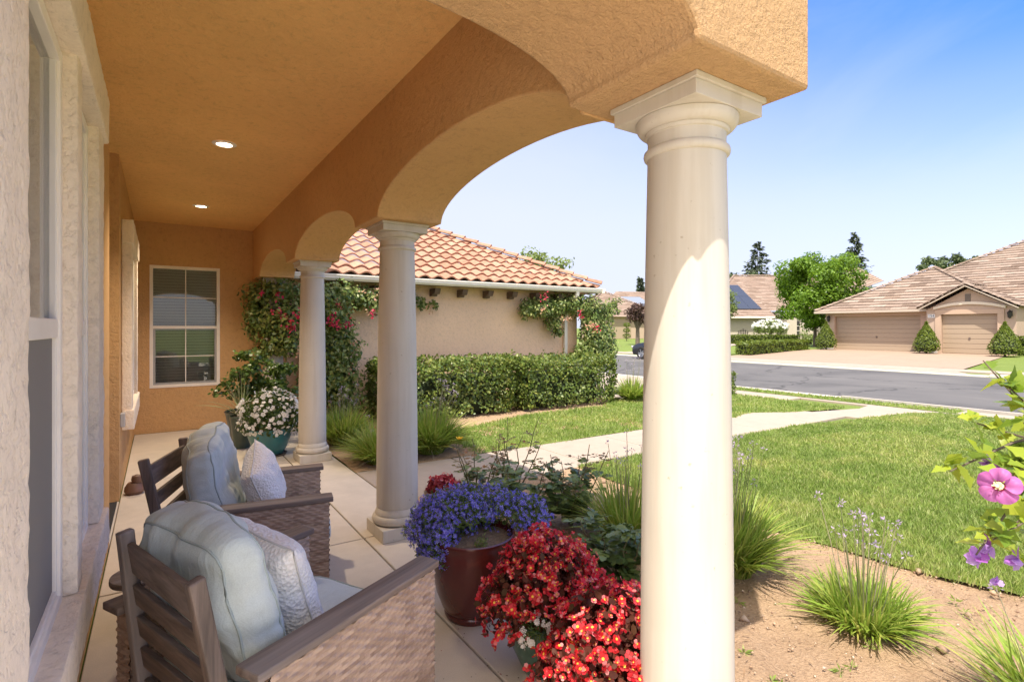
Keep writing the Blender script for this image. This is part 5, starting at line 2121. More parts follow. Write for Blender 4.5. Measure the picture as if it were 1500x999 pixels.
# --- bougainvilleas
def vine(label, clumps, npc, leafs, bracts, faded, stems, base):
    t = thing('bougainvillea', label, 'vine', base, 0, 'bougainvilleas on the garage wall')
    B = np.array(base)
    P, D = [], []
    for i, (c, r) in enumerate(clumps):
        n = int(npc * (r[0] * r[2]) / 0.06)
        p, d = dome_points(n, np.array(c) - B, r, -0.9, 0.75, 0.5, i, 2.2)
        P.append(p + rng.normal(0, 0.03, p.shape))
        D.append(d)
    P, D = np.concatenate(P), np.concatenate(D)
    a, z = frames_out(D + np.array([-0.2, -0.5, 0.4]), 0.6, 1.1)
    leaf_obj('foliage', t, KITE, P, a, z, rng.uniform(0.05, 0.10, len(P)), M_boug)
    for name, lst, mat in (('bract_cluster', bracts, M_bract), ('faded_bract_cluster', faded, M_bractp)):
        for c in lst:
            k = random.randint(9, 18)
            Q = np.array(c) - B + rng.normal(0, 0.045, (k, 3))
            a, z = frames_out(np.repeat(np.array([[-0.4, -1, 0.4]]), len(Q), 0), 0, 1)
            leaf_obj(name, t, KITE, Q, a, z, rng.uniform(0.04, 0.065, len(Q)), mat)
    m = MB()
    for pts in stems:
        pts = [Vector(p) - Vector(base) for p in pts]
        m.tube(pts, [0.02 * (1 - 0.7 * i / (len(pts) - 1)) for i in range(len(pts))], 6)
    m.build('stems', M_bark, t)
    return t


def cpx(u, v, Y, r):
    return (tuple(at_y(u, v, Y)), r)


clA = [cpx(385, 430, 9.35, (0.28, 0.2, 0.22)), cpx(415, 425, 9.2, (0.28, 0.22, 0.22)), cpx(380, 470, 9.4, (0.24, 0.2, 0.3)), cpx(412, 468, 9.15, (0.28, 0.25, 0.3)), cpx(405, 500, 9.2, (0.24, 0.22, 0.2)),
       cpx(428, 470, 9.0, (0.22, 0.25, 0.32)), cpx(425, 505, 9.0, (0.16, 0.2, 0.2)), cpx(375, 455, 9.45, (0.18, 0.15, 0.2)), cpx(386, 515, 9.3, (0.14, 0.14, 0.18)),
       cpx(470, 440, 9.15, (0.4, 0.25, 0.3)), cpx(500, 430, 9.3, (0.34, 0.2, 0.22)), cpx(535, 438, 9.4, (0.30, 0.18, 0.22)), cpx(560, 438, 9.45, (0.26, 0.16, 0.2)), cpx(490, 470, 9.2, (0.34, 0.3, 0.34)),
       cpx(500, 510, 9.2, (0.34, 0.3, 0.4)), cpx(498, 550, 9.15, (0.36, 0.3, 0.36)), cpx(505, 585, 9.1, (0.34, 0.3, 0.3)), cpx(470, 560, 9.2, (0.3, 0.3, 0.5)), cpx(480, 520, 9.2, (0.3, 0.3, 0.5)), cpx(600, 436, 9.5, (0.16, 0.12, 0.12)), cpx(618, 444, 9.55, (0.1, 0.1, 0.1)), cpx(636, 446, 9.6, (0.07, 0.06, 0.08))]
brA = [tuple(at_y(u, v, Y)) for u, v, Y in ((384, 428, 9.1), (408, 429, 9.0), (402, 456, 9.0), (418, 464, 8.9), (415, 464, 8.9), (434, 466, 8.75), (437, 462, 8.75), (428, 480, 8.8), (425, 478, 8.8), (485, 466, 8.85), (490, 474, 8.85), (494, 477, 8.85), (509, 476, 8.95), (545, 456, 9.25), (495, 446, 9.0))]
faA = [tuple(at_y(u, v, Y)) for u, v, Y in ((540, 458, 9.25), (550, 430, 9.25), (528, 425, 9.2), (437, 515, 8.8), (520, 508, 8.95), (515, 540, 8.95), (630, 452, 9.5))]
stA = [[(2.6, 9.4, 0), (2.4, 9.4, 0.8), (2.0, 9.4, 1.6), (1.6, 9.35, 2.1)], [(2.6, 9.4, 0), (2.7, 9.45, 1.0), (2.6, 9.5, 1.7), (3.0, 9.6, 2.1)], [(2.6, 9.4, 0), (2.3, 9.3, 0.9), (1.5, 9.2, 1.6), (1.25, 9.3, 1.8)]]
vine('bougainvillea with magenta bracts climbing round the porch corner column', clA, 560, 0, brA, faA, stA, (2.6, 9.4, 0))
clB = [cpx(775, 452, 9.5, (0.22, 0.15, 0.22)), cpx(795, 450, 9.45, (0.28, 0.2, 0.26)), cpx(818, 448, 9.45, (0.28, 0.22, 0.26)), cpx(840, 446, 9.45, (0.28, 0.22, 0.26)), cpx(862, 452, 9.4, (0.34, 0.25, 0.34)), cpx(885, 458, 9.5, (0.26, 0.22, 0.28)), cpx(812, 472, 9.5, (0.18, 0.15, 0.22)), cpx(818, 485, 9.5, (0.10, 0.1, 0.12)),
       cpx(868, 478, 9.4, (0.30, 0.25, 0.36)), cpx(870, 500, 9.4, (0.34, 0.3, 0.34)), cpx(875, 515, 9.4, (0.36, 0.3, 0.3)), cpx(885, 490, 9.5, (0.26, 0.25, 0.34)), cpx(890, 512, 9.5, (0.24, 0.25, 0.3)), cpx(855, 515, 9.35, (0.2, 0.2, 0.24)), cpx(897, 446, 9.6, (0.14, 0.1, 0.10)), cpx(905, 440, 9.6, (0.10, 0.08, 0.05)), cpx(904, 456, 9.6, (0.10, 0.08, 0.06))]
brB = [tuple(at_y(u, v, Y)) for u, v, Y in ((798, 436, 9.2), (850, 461, 9.1), (873, 481, 9.1))]
faB = [tuple(at_y(u, v, Y)) for u, v, Y in ((794, 452, 9.2), (862, 478, 9.1), (830, 466, 9.2), (866, 478, 9.1))]
stB = [[(8.75, 9.45, 0), (8.7, 9.5, 1.0), (8.6, 9.5, 1.8), (7.9, 9.55, 2.2), (7.3, 9.6, 2.1)], [(8.75, 9.45, 0), (8.9, 9.5, 1.1), (9.0, 9.5, 2.0)]]
vine('bougainvillea spreading under the eave at the street end of the garage wall', clB, 560, 0, brB, faB, stB, (8.75, 9.45, 0))

# --- pebbles, twigs, fallen petals
n = 5000
px, py = rng.uniform(1.9, 4.3, n), rng.uniform(-0.8, 4.6, n)
T = [(1, 0, 0), (-0.5, 0.8, 0), (-0.5, -0.8, 0), (0, 0, 0.7), (0, 0, -0.5)]
Fc = [(0, 1, 3), (1, 2, 3), (2, 0, 3), (1, 0, 4), (2, 1, 4), (0, 2, 4)]
V, F = scatter(T, Fc, np.stack([px, py, rng.uniform(-0.012, 0.012, n)], 1), rng.normal(size=(n, 3)) * np.array([1, 1, 0.2]), np.array([[0, 0, 1.0]] * n) + rng.normal(0, 0.3, (n, 3)), (0.003 + 0.010 * rng.random(n) ** 2.5) * (1 + 2.0 * (rng.random(n) > 0.975)))
tag(np_mesh('pebbles', V, F, leafy('pebble_mix', [(0.34, 0.22, 0.14), (0.5, 0.36, 0.25), (0.25, 0.15, 0.1), (0.6, 0.48, 0.37)], 0.9, 0)), 'clods and pebbles strewn over the soil bed', 'pebbles', kind='stuff')
n = 800
px, py = rng.uniform(1.9, 4.2, n), rng.uniform(-0.6, 4.5, n)
a = rng.normal(size=(n, 3)) * np.array([1, 1, 0.12])
V, F = scatter(NARROW[0], NARROW[1], np.stack([px, py, np.full(n, 0.012)], 1), a, np.array([[0, 0, 1.0]] * n), rng.uniform(0.015, 0.06, n)[:, None] * np.array([1, 0.5, 1]))
tag(np_mesh('leaf_litter', V, F, leafy('litter_mix', [(0.40, 0.28, 0.17), (0.30, 0.19, 0.11), (0.5, 0.4, 0.28)], 0.8, 0.1)), 'dry leaves and twigs lying on the soil bed', 'leaf litter', kind='stuff')
n = 60
c = rng.random(n) < 0.5
px = np.where(c, rng.normal(1.1, 0.14, n), rng.normal(1.31, 0.02, n))
py = np.where(c, rng.normal(2.1, 0.3, n), rng.uniform(1.2, 3.6, n))
V, F = scatter(*KITE, np.stack([px, py, np.full(n, 0.004)], 1), rng.normal(size=(n, 3)) * np.array([1, 1, 0]), np.array([[0, 0, 1.0]] * n), rng.uniform(0.006, 0.014, n))
tag(np_mesh('fallen_petals', V, F, leafy('petal_litter', [(0.45, 0.03, 0.03), (0.10, 0.05, 0.03), (0.16, 0.10, 0.05), (0.06, 0.05, 0.03)], 0.7, 0)), 'fallen red petals and debris on the porch floor joint', 'petals', kind='stuff')
# sprigs of weed in the soil
n = 26
px, py = rng.uniform(2.3, 4.1, n), rng.uniform(0.2, 2.4, n)
P = np.repeat(np.stack([px, py, np.zeros(n)], 1), 14, 0)
d = unit(rng.normal(size=(len(P), 3)) * np.array([1, 1, 0.4]) + np.array([0, 0, 0.35]))
V, F = scatter(*NARROW, P + d * 0.004, d, rng.normal(size=d.shape), rng.uniform(0.02, 0.05, len(P)))
tag(np_mesh('weeds', V, F, M_grass), 'small green weeds sprouting in the bare soil', 'weeds', kind='stuff')

# ==============================================================================================
# 5. ACROSS THE STREET
def hipped(mb, cs, z, run, slope, apex=None):
    pass


def garage_door(parent, org, x, y0, y1, z0, z1, rows=4, cols=4):
    m = MB()
    m.box((x, y0, z0), (x + 0.04, y1, z1))
    dh = (z1 - z0) / (rows * 2)
    for i in range(rows * 2):
        m.box((x - 0.018, y0 + 0.01, z0 + i * dh + 0.012), (x, y1 - 0.01, z0 + (i + 1) * dh - 0.012))
    d = m.build('garage_door', M_garage, parent, org, bevel=0.006)
    m = MB()
    ym = (y0 + y1) / 2
    m.box((x - 0.05, ym - 0.04, z0 + 0.78), (x - 0.018, ym + 0.04, z0 + 0.9))
    m.build('handle', plain('door_handle_brown', (0.14, 0.1, 0.08), 0.5), d, org)
    return d


def lantern(parent, org, x, y, z):
    m = MB()
    m.box((x - 0.03, y - 0.08, z - 0.1), (x, y + 0.08, z + 0.18))
    m.tube([(x - 0.03, y, z + 0.12), (x - 0.12, y, z + 0.24), (x - 0.17, y, z + 0.2)], 0.015, 6)
    m.lathe([(0.0001, 0.2), (0.05, 0.17), (0.12, 0.10), (0.11, 0.08), (0.075, -0.16), (0.04, -0.2), (0.0001, -0.22)], 8, (x - 0.17, y, z))
    return m.build('wall_lantern', M_black, parent, org)


O1 = (38.2, 13.0, FAR)
h1 = thing('house', 'tan house across the street with two garage doors and topiary cones', 'house', O1)
zf = FAR
m = MB()
# double garage front wall with recessed door
wall_panel(m, 0, 38.0, 0.25, 12.45, 18.45, zf, 2.75, [(13.0, 17.85, zf - 0.01, zf + 2.2)])
# gable front
gx = 37.2
wall_panel(m, 0, gx, 0.25, 8.55, 12.45, zf, 2.62, [(9.3, 11.75, zf - 0.01, zf + 2.2)])
m.prism([(8.55, 2.62), (12.45, 2.62), (10.55, 3.75)], 0, gx, gx + 0.25)
m.box((gx + 0.25, 12.2, zf), (38.0, 12.449, 2.7))
m.box((gx + 0.25, 8.55, zf), (45, 8.8, 2.7))
m.box((38.25, 18.2, zf), (48, 18.45, 2.7))
m.box((41.5, -8, zf), (41.75, 8.55, 2.75))
m.build('wall', M_farwall, h1, O1)
garage_door(h1, O1, 38.2, 13.0, 17.85, zf + 0.01, zf + 2.2)
garage_door(h1, O1, gx + 0.2, 9.3, 11.75, zf + 0.01, zf + 2.2)
# door surrounds
m = MB()
for x_, a0, a1, wdt in ((37.94, 13.0, 17.85, 0.3), (gx - 0.06, 9.3, 11.75, 0.28)):
    m.box((x_, a0 - wdt, zf), (x_ + 0.058, a0 - 0.003, zf + 2.2))
    m.box((x_, a1 + 0.003, zf), (x_ + 0.058, a1 + wdt, zf + 2.2))
    m.box((x_ - 0.002, a0 - wdt, zf + 2.2), (x_ + 0.058, a1 + wdt, zf + 2.45))
m.build('door_surround', M_fartrim, h1, O1, bevel=0.008)
# arched cream head over the single door
pts_o, pts_i = [], []
for i in range(17):
    q = i / 16
    yy = 8.95 + q * (12.1 - 8.95)
    b_ = 0.26 * (1 - (2 * q - 1) ** 2)
    pts_o.append((yy, zf + 2.62 + b_))
    pts_i.append((yy, zf + 2.47 + b_))
m = MB()
m.prism(pts_o + pts_i[::-1], 0, gx - 0.12, gx - 0.002)
m.build('arched_header', plain('cream_trim', (0.74, 0.64, 0.52), 0.7), h1, O1, bevel=0.006)
# gable vent
m = MB()
m.box((gx - 0.03, 10.43, 3.0), (gx - 0.002, 10.67, 3.45))
for i in range(6):
    m.box((gx - 0.045, 10.45, 3.03 + i * 0.068), (gx - 0.03, 10.65, 3.06 + i * 0.068))
m.build('gable_vent', plain('vent_grey', (0.2, 0.16, 0.13), 0.7), h1, O1)
lantern(h1, O1, 37.99, 18.18, zf + 2.05)
lantern(h1, O1, gx - 0.001, 8.78, zf + 2.15)
# house number
m = MB()
m.box((gx - 0.025, 11.95, zf + 2.02), (gx - 0.002, 12.38, zf + 2.22))
pl = m.build('number_plaque', plain('plaque_white', (0.78, 0.77, 0.74), 0.5), h1, O1)
cu = bpy.data.curves.new('house_number', 'FONT')
cu.body = '1541'
cu.size = 0.2
cu.extrude = 0.004
cu.align_x, cu.align_y = 'CENTER', 'CENTER'
cu.materials.append(plain('number_grey', (0.12, 0.12, 0.15), 0.5))
tmp = bpy.data.objects.new('house_number_text', cu)
COL.objects.link(tmp)
bpy.context.view_layer.update()
num_me = bpy.data.meshes.new_from_object(tmp.evaluated_get(bpy.context.evaluated_depsgraph_get()))
bpy.data.objects.remove(tmp)
tx = bpy.data.objects.new('house_number', num_me)
COL.objects.link(tx)
tx.parent = pl
tx.rotation_euler = (R(90), 0, R(-90))
tx.location = (gx - 0.031 - O1[0], 12.165 - O1[1], zf + 2.12 - O1[2])
# roofs
m = MB()
ez1, sl = 2.68, 0.56
roof_face(m, [(37.45, 18.9, ez1), (37.45, 8.7, ez1), (42.55, 13.8, ez1 + 5.1 * sl)], 0.38, 0.05)
roof_face(m, [(37.45, 8.7, ez1), (47.65, 8.7, ez1), (42.55, 13.8, ez1 + 5.1 * sl)], 0.38, 0.05)
roof_face(m, [(47.65, 18.9, ez1), (37.45, 18.9, ez1), (42.55, 13.8, ez1 + 5.1 * sl)], 0.38, 0.05)
# gable over the single door
rz_, ry = 3.97, 10.55
gxe = 36.75
xb = 37.45 + (rz_ - ez1) / sl + 0.3
roof_face(m, [(gxe, 12.78, 2.70), (xb, 12.78, 2.70), (xb, ry, rz_), (gxe, ry, rz_)][::1], 0.38, 0.05)
roof_face(m, [(xb, 8.32, 2.70), (gxe, 8.32, 2.70), (gxe, ry, rz_), (xb, ry, rz_)], 0.38, 0.05)
# main block
X0, Y0, t1 = 41.0, 19.4, 9.2
roof_face(m, [(X0, Y0, 2.75), (X0, -9, 2.75), (X0 + t1, -9, 2.75 + t1 * sl), (X0 + t1, Y0 - t1, 2.75 + t1 * sl)], 0.38, 0.05)
roof_face(m, [(X0 + 2 * t1, Y0, 2.75), (X0, Y0, 2.75), (X0 + t1, Y0 - t1, 2.75 + t1 * sl)], 0.38, 0.05)
# small dormer gable at the right
roof_face(m, [(38.9, 6.6, 2.9), (44, 6.6, 2.9), (44, 5.0, 3.9), (38.9, 5.0, 3.9)], 0.38, 0.05)
roof_face(m, [(44, 3.4, 2.9), (38.9, 3.4, 2.9), (38.9, 5.0, 3.9), (44, 5.0, 3.9)], 0.38, 0.05)
r1 = m.build('roof', M_shake, h1, O1)
m = MB()
for a_, b_ in (((37.45, 18.9, ez1), (42.55, 13.8, ez1 + 5.1 * sl)), ((37.45, 8.7, ez1), (42.55, 13.8, ez1 + 5.1 * sl)), ((X0, Y0, 2.75), (X0 + t1, Y0 - t1, 2.75 + t1 * sl)), ((gxe, ry, rz_), (xb, ry, rz_)), ((X0 + t1, Y0 - t1, 2.75 + t1 * sl), (X0 + t1, -9, 2.75 + t1 * sl))):
    a_, b_ = Vector(a_), Vector(b_)
    ridge_caps(m, a_ + Vector((0, 0, 0.04)), b_ + Vector((0, 0, 0.04)), 0.11, 0.4)
# rake tiles on the gable
for yy in (12.78, 8.32):
    ridge_caps(m, (gxe + 0.02, yy, 2.74), (gxe + 0.02, ry, rz_ + 0.05), 0.09, 0.4)
m.build('ridge_tiles', M_shake, r1, O1)
m = MB()
m.box((37.38, 12.5, ez1 - 0.13), (37.45, 18.9, ez1 + 0.01))
m.box((37.45, 18.9, ez1 - 0.12), (43, 18.96, ez1))
for (ya, yb) in ((12.74, ry), (8.36, ry)):
    m.bar((gxe + 0.03, ya, 2.62), (gxe + 0.03, yb, rz_ - 0.08), 0.05, 0.14, up=(1, 0, 0))
m.build('fascia', plain('fascia_tan', (0.5, 0.42, 0.34), 0.6), h1, O1)
m = MB()
m.box((37.46, 12.6, ez1 - 0.1), (38.0, 18.85, ez1 - 0.06))
m.build('soffit', M_brownwood, h1, O1)
# stone bases at the piers
m = MB()
for (x_, ya, yb) in ((37.9, 17.9, 18.5), (gx - 0.1, 11.9, 12.3)):
    m.box((x_, ya, zf), (x_ + 0.2, yb, zf + 0.12))
m.build('pier_base', plain('base_white', (0.6, 0.55, 0.5), 0.8), h1, O1)
# arched entry and dark window right of the single garage
m = MB()
m.box((41.45, 5.0, zf + 0.9), (41.5, 6.4, 2.3))
wn = m.build('window', M_white, h1, O1)
m = MB()
m.box((41.43, 5.08, zf + 0.98), (41.449, 6.32, 2.22))
m.build('pane', plain('far_glass', (0.05, 0.055, 0.06), 0.08), wn, O1)


# houses laid out in a frame turned to the camera: (right, depth)
def house_frame(u, d):
    rt = (u - CX) / FOC * d
    return Vector((RX * rt + FX * d, RY * rt + FY * d, 0))


def facing_house(name_label, u, d, yaw=0.0):
    p = house_frame(u, d)
    return thing('house', name_label, 'house', (p.x, p.y, FAR), -HEAD + yaw)


# local frame of these: x = right in the picture, y = away from the camera
h2 = facing_house('pale stucco house behind the maple with black solar panels on its roof', 1131, 52)
kx = 52 / FOC
m = MB()
m.box((-5.6, 0.5, 0), (0.0, 0.75, 2.5))
m.box((-0.25, 0.75, 0), (0.0, 8, 2.5))
m.box((0.0, 3.6, 0), (10, 3.85, 3.1))
m.box((1.9, 0.9, 0), (2.9, 1.9, 2.9))
m.box((5.2, 0.2, 0), (6.2, 1.2, 2.9))
m.box((1.9, 1.9, 2.6), (2.9, 3.6, 2.9))
m.prism([(9.2, 4.7), (12.2, 4.7), (12.2, 6.3), (11.6, 6.6)], 1, 6.0, 6.2)
m.box((9.0, 4.5, 0), (13.2, 4.75, 4.7))
m.build('wall', M_farwall2, h2)
m = MB()
m.box((0.4, 3.52, 0), (1.7, 3.59, 2.4))
m.box((3.0, 3.54, 0.6), (4.6, 3.59, 2.1))
m.box((6.5, 3.54, 0.6), (8.2, 3.59, 2.1))
w2 = m.build('window', M_dark, h2)
m = MB()
for zz in (1.1, 1.6):
    m.box((3.0, 3.50, zz), (4.6, 3.53, zz + 0.05))
m.box((3.75, 3.50, 0.6), (3.8, 3.53, 2.1))
m.build('muntins', M_white, w2)
m = MB()
roof_face(m, [(-6.2, -0.1, 2.5), (0.35, -0.1, 2.5), (0.35, 7.5, 6.3), (-6.2, 7.5, 6.3)], 0.38, 0.05)
roof_face(m, [(-5.2, 3.0, 3.2), (14.2, 3.0, 3.2), (10.2, 11, 7.55), (0.8, 11, 7.55)], 0.38, 0.05)
roof_face(m, [(-5.2, 19, 3.2), (-5.2, 3.0, 3.2), (0.8, 11, 7.55)], 0.38, 0.05)
roof_face(m, [(14.2, 3.0, 3.2), (14.2, 19.0, 3.2), (10.2, 11, 7.55)], 0.38, 0.05)
roof_face(m, [(9.6, 4.4, 4.8), (14.0, 4.4, 6.4), (14.0, 9, 7.0), (9.6, 9, 7.4)], 0.38, 0.05)
r2 = m.build('roof', M_shake2, h2)
m = MB()
ridge_caps(m, (0.8, 11, 7.58), (10.2, 11, 7.58), 0.12, 0.42)
ridge_caps(m, (10.2, 11, 7.58), (14.2, 3.0, 3.24), 0.12, 0.42)
ridge_caps(m, (-5.2, 3.0, 3.24), (0.8, 11, 7.58), 0.12, 0.42)
m.build('ridge_tiles', M_shake2, r2)
m = MB()
m.box((-6.2, -0.16, 2.38), (0.35, -0.1, 2.52))
m.build('gutter', M_white, h2)
sp_ = Vector((0, 7.6, 3.8)).normalized()
m = MB()
nrm = Vector((0, -3.8, 7.6)).normalized()
for i in range(5):
    for j in range(2):
        p0 = Vector((-6.0 + i * 1.12, -0.1, 2.5)) + sp_ * (1.6 + j * 3.2) + nrm * 0.13
        ex = Vector((1.1, 0, 0))
        m.add([p0, p0 + ex, p0 + ex + sp_ * 3.17, p0 + sp_ * 3.17, p0 - nrm * 0.05, p0 + ex - nrm * 0.05, p0 + ex + sp_ * 3.17 - nrm * 0.05, p0 + sp_ * 3.17 - nrm * 0.05],
              [(0, 1, 2, 3), (0, 4, 5, 1), (1, 5, 6, 2), (2, 6, 7, 3), (3, 7, 4, 0)])
m.build('solar_panels', M_solar, r2)
tr = MB()
for i in range(5):
    tr.box((-3.1 + i * 0.22, 0.40, 0), (-3.06 + i * 0.22, 0.44, 1.35 - 0.12 * abs(i - 2)))
tr.box((-3.12, 0.39, 0.9), (-2.14, 0.42, 0.94))
tr.box((-3.12, 0.39, 0.3), (-2.14, 0.42, 0.34))
tl = tr.build('garden_trellis', M_black)
tl.location = h2.location
tl.rotation_euler = h2.rotation_euler
tag(tl, 'black iron trellis standing against the pale garage wall', 'trellis')
fp_ = house_frame(1188, 50.8)
h3 = facing_house('distant beige house beyond the parked car with pale tiled roof', 915, 70, 0.25)
m = MB()
m.box((-6, 0, 0), (9, 0.3, 2.9))
m.build('wall', M_farwall, h3)
m = MB()
m.box((-1.8, -0.05, 0), (0.9, -0.01, 2.2))
m.build('garage_door', M_garage, h3)
m = MB()
roof_face(m, [(-7, -0.6, 2.85), (6.2, -0.6, 2.85), (-0.4, 6, 6.6)], 0.42, 0.05)
roof_face(m, [(6.2, -0.6, 2.85), (6.2, 12.6, 2.85), (-0.4, 6, 6.6)], 0.42, 0.05)
roof_face(m, [(-7, 12.6, 2.85), (-7, -0.6, 2.85), (-0.4, 6, 6.6)], 0.42, 0.05)
roof_face(m, [(-2, 5, 3.4), (16, 5, 3.4), (10, 11, 7.0), (4, 11, 7.0)], 0.42, 0.05)
r3 = m.build('roof', M_shake2, h3)
m = MB()
ridge_caps(m, (6.2, -0.6, 2.9), (-0.4, 6, 6.65), 0.13, 0.45)
ridge_caps(m, (-7, -0.6, 2.9), (-0.4, 6, 6.65), 0.13, 0.45)
m.build('ridge_tiles', M_shake2, r3)
m = MB()
b0 = Vector((3.4, 6.6, 4.55))
sp_ = Vector((0, 6, 3.6)).normalized()
m.add([b0, b0 + Vector((4.6, 0, 0)), b0 + Vector((3.6, 0, 0)) + sp_ * 3, b0 + Vector((0.2, 0, 0)) + sp_ * 3], [(0, 1, 2, 3)])
m.build('solar_panels', plain('solar_panel_grey', (0.22, 0.25, 0.30), 0.2), r3)


# --- clipped hedges and cones across the street
def strip_hedge(label, a, b, w, h, z):
    a, b = Vector(a), Vector(b)
    L = (b - a).length
    ang = math.atan2(b.y - a.y, b.x - a.x)
    t = hedge_box('box_hedge', label, 0, -w / 2, L, w / 2, h, 260, 0.10, M_cone, 0, 0.05, 'hedge', 'box hedges across the street', 1.2)
    c = (a + b) / 2
    t.location = (c.x, c.y, z)
    t.rotation_euler = (0, 0, ang)
    return t


strip_hedge('low clipped box hedge along the neighbour driveway, ending at a cone', (27.6, 17.9, 0), (36.6, 19.3, 0), 1.0, 0.74, 0.07)
q0, q1 = house_frame(1055, 47.5), house_frame(1168, 48.5)
strip_hedge('low box hedge in front of the pale house with solar panels', (q0.x, q0.y, 0), (q1.x, q1.y, 0), 0.9, 0.8, FAR)


def cone(label, x, y, r, h, z, group='topiary cones by the garage doors'):
    t = thing('topiary_cone', label, 'topiary', (x, y, z), 0, group)
    n = 2600
    q = rng.random(n) ** 0.75
    a = rng.uniform(0, 2 * PI, n)
    zz = 0.06 + q * h
    f = np.clip((zz / h), 0, 1)
    rad = r * np.where(f < 0.25, 0.72 + 0.28 * np.sin(f / 0.25 * PI / 2), (1 - ((f - 0.25) / 0.75) ** 1.35))
    rad = np.maximum(rad, 0.02) * (1 - 0.12 * rng.random(n) ** 2)
    P = np.stack([rad * np.cos(a), rad * np.sin(a), zz], 1)
    D = np.stack([np.cos(a), np.sin(a), np.full(n, 0.5)], 1)
    ax, nz = frames_out(D, -0.6, 0.9)
    leaf_obj('crown', t, KITE, P, ax, nz, rng.uniform(0.06, 0.12, n), M_cone)
    m = MB()
    m.lathe([(0.0001, 0.1), (r * 0.62, 0.12), (r * 0.85, h * 0.25), (r * 0.5, h * 0.62), (0.02, h * 0.93)], 16)
    m.lathe([(0.05, 0), (0.05, 0.15)], 8)
    m.build('branches', M_core, t)  # solid dark core added inside the leaves, on a short trunk
    return t


def cone_px(label, u, vb, X, wpx, hpx):
    k = (u - CX) / FOC
    d = X / (RX * k + FX)
    p = at_depth(u, vb, d)
    return cone(label, p.x, p.y, wpx / 2 / FOC * d, hpx / FOC * d, far_z(X))


cone_px('clipped cone topiary left of the double garage door', 1210, 512, 37.0, 28, 39)
cone_px('clipped cone topiary between the two garage doors', 1357, 516, 36.3, 33, 44)
cone_px('clipped cone topiary right of the single garage door', 1472, 518, 35.8, 38, 48)
q0 = house_frame(1495, 28.0)
hedge_box('shrub', 'clipped shrub beside the right hand cone at the photo edge', q0.x - 0.5, q0.y - 0.6, q0.x + 0.5, q0.y + 0.5, 1.0, 500, 0.09, M_cone, FAR, 0.06, 'shrub')


# --- trees
def tree(label, base, th, trunk_r, clumps, leaf, npc, mat, group='trees across the street', kind='leafy_tree', spread=0.55, tpl=KITE, cat='tree'):
    t = thing(kind, label, cat, base, 0, group)
    P, D = [], []
    for i, (c, r) in enumerate(clumps):
        p, d = dome_points(npc, c, r, -0.95, spread, 0.4, i + len(label), 2.4)
        P.append(p)
        D.append(d)
    P, D = np.concatenate(P), np.concatenate(D)
    a, z = frames_out(D + np.array([0, 0, 0.3]), 0.4, 1.0)
    leaf_obj('crown', t, tpl, P, a, z, rng.uniform(0.7, 1.3, len(P)) * leaf, mat)
    m = MB()
    m.tube([(0, 0, -0.05), (0.03, 0.02, th * 0.5), (0, 0, th), (0.03, 0, th + 0.3)], [trunk_r * 1.2, trunk_r, trunk_r * 0.85, trunk_r * 0.5], 8)
    for c, r in clumps[:14]:
        m.tube([(0, 0, th * 0.9), (c[0] * 0.5, c[1] * 0.5, th * 0.5 + c[2] * 0.5), c], [trunk_r * 0.5, trunk_r * 0.3, trunk_r * 0.1], 5)
    m.build('trunk', M_bark, t)
    return t


def crown(n, c, R_, cr, flat=0.8, seed=0, shell=0.62):
    rr = random.Random(seed)
    out = []
    for i in range(n):
        while True:
            v = Vector((rr.uniform(-1, 1), rr.uniform(-1, 1), rr.uniform(-1, 1)))
            if shell ** 2 * 0.5 < v.length_squared < 1:
                break
        v = v * 0.82
        k = cr * rr.uniform(0.7, 1.25)
        out.append(((c[0] + v.x * R_[0], c[1] + v.y * R_[1], c[2] + v.z * R_[2]), (k, k, k * flat)))
    return out


# the bright maple
d = 41.0
b = house_frame(1194, d)
s = d / FOC
tree('bright green round crowned tree in front of the pale neighbour house', (b.x, b.y, FAR), 1.5, 0.13, crown(60, (0, 0, (480 - 422) * s + 1.45), (68 * s, 68 * s, 64 * s), 0.85, 0.8, 3), 0.22, 420, M_tree, tpl=KITE)


def conifer(label, u, vt, vb, wpx, d):
    b = house_frame(u, d)
    s = d / FOC
    h = (HOR - vt) * s + 1.6 - FAR
    t = thing('conifer', label, 'tree', (b.x, b.y, FAR), 0, 'dark conifers behind the far houses')
    P, A, Z = [], [], []
    n = 30
    r0 = wpx / 2 * s * 1.35
    lo = max(0.5, (HOR - vb) * s - 1)
    for i in range(n):
        q = i / (n - 1)
        z = lo + (h - lo) * q
        r = r0 * (1 - q) ** 0.75 * random.uniform(0.6, 1.25) + 0.12
        k = max(4, int(11 * (1 - q) + 4))
        for j in range(k):
            if random.random() < 0.12:
                continue
            a = random.uniform(0, 2 * PI)
            rr = r * random.uniform(0.7, 1.1)
            for e in range(14):
                f = random.uniform(0.1, 1)
                P.append((rr * f * math.cos(a), rr * f * math.sin(a), z - rr * 0.22 * f + random.gauss(0, 0.12)))
                A.append((math.cos(a) + random.gauss(0, 0.5), math.sin(a) + random.gauss(0, 0.5), random.gauss(-0.15, 0.3)))
                Z.append((random.gauss(0, 0.4), random.gauss(0, 0.4), 1))
    leaf_obj('crown', t, KITE, np.array(P), np.array(A), np.array(Z), rng.uniform(0.35, 0.7, len(P)), M_conif)
    m = MB()
    m.tube([(0, 0, 0), (0, 0, h * 0.97)], [0.25, 0.03], 8)
    m.build('trunk', M_bark, t)
    return t


conifer('dark conifer rising behind the roof with solar panels, left of the bright tree', 1110, 357, 420, 50, 85)
conifer('slim dark conifer behind the roofs, right of the bright tree', 1252, 343, 400, 34, 95)
conifer('distant conifer beside the beige house, against the corner column edge', 938, 408, 440, 16, 100)


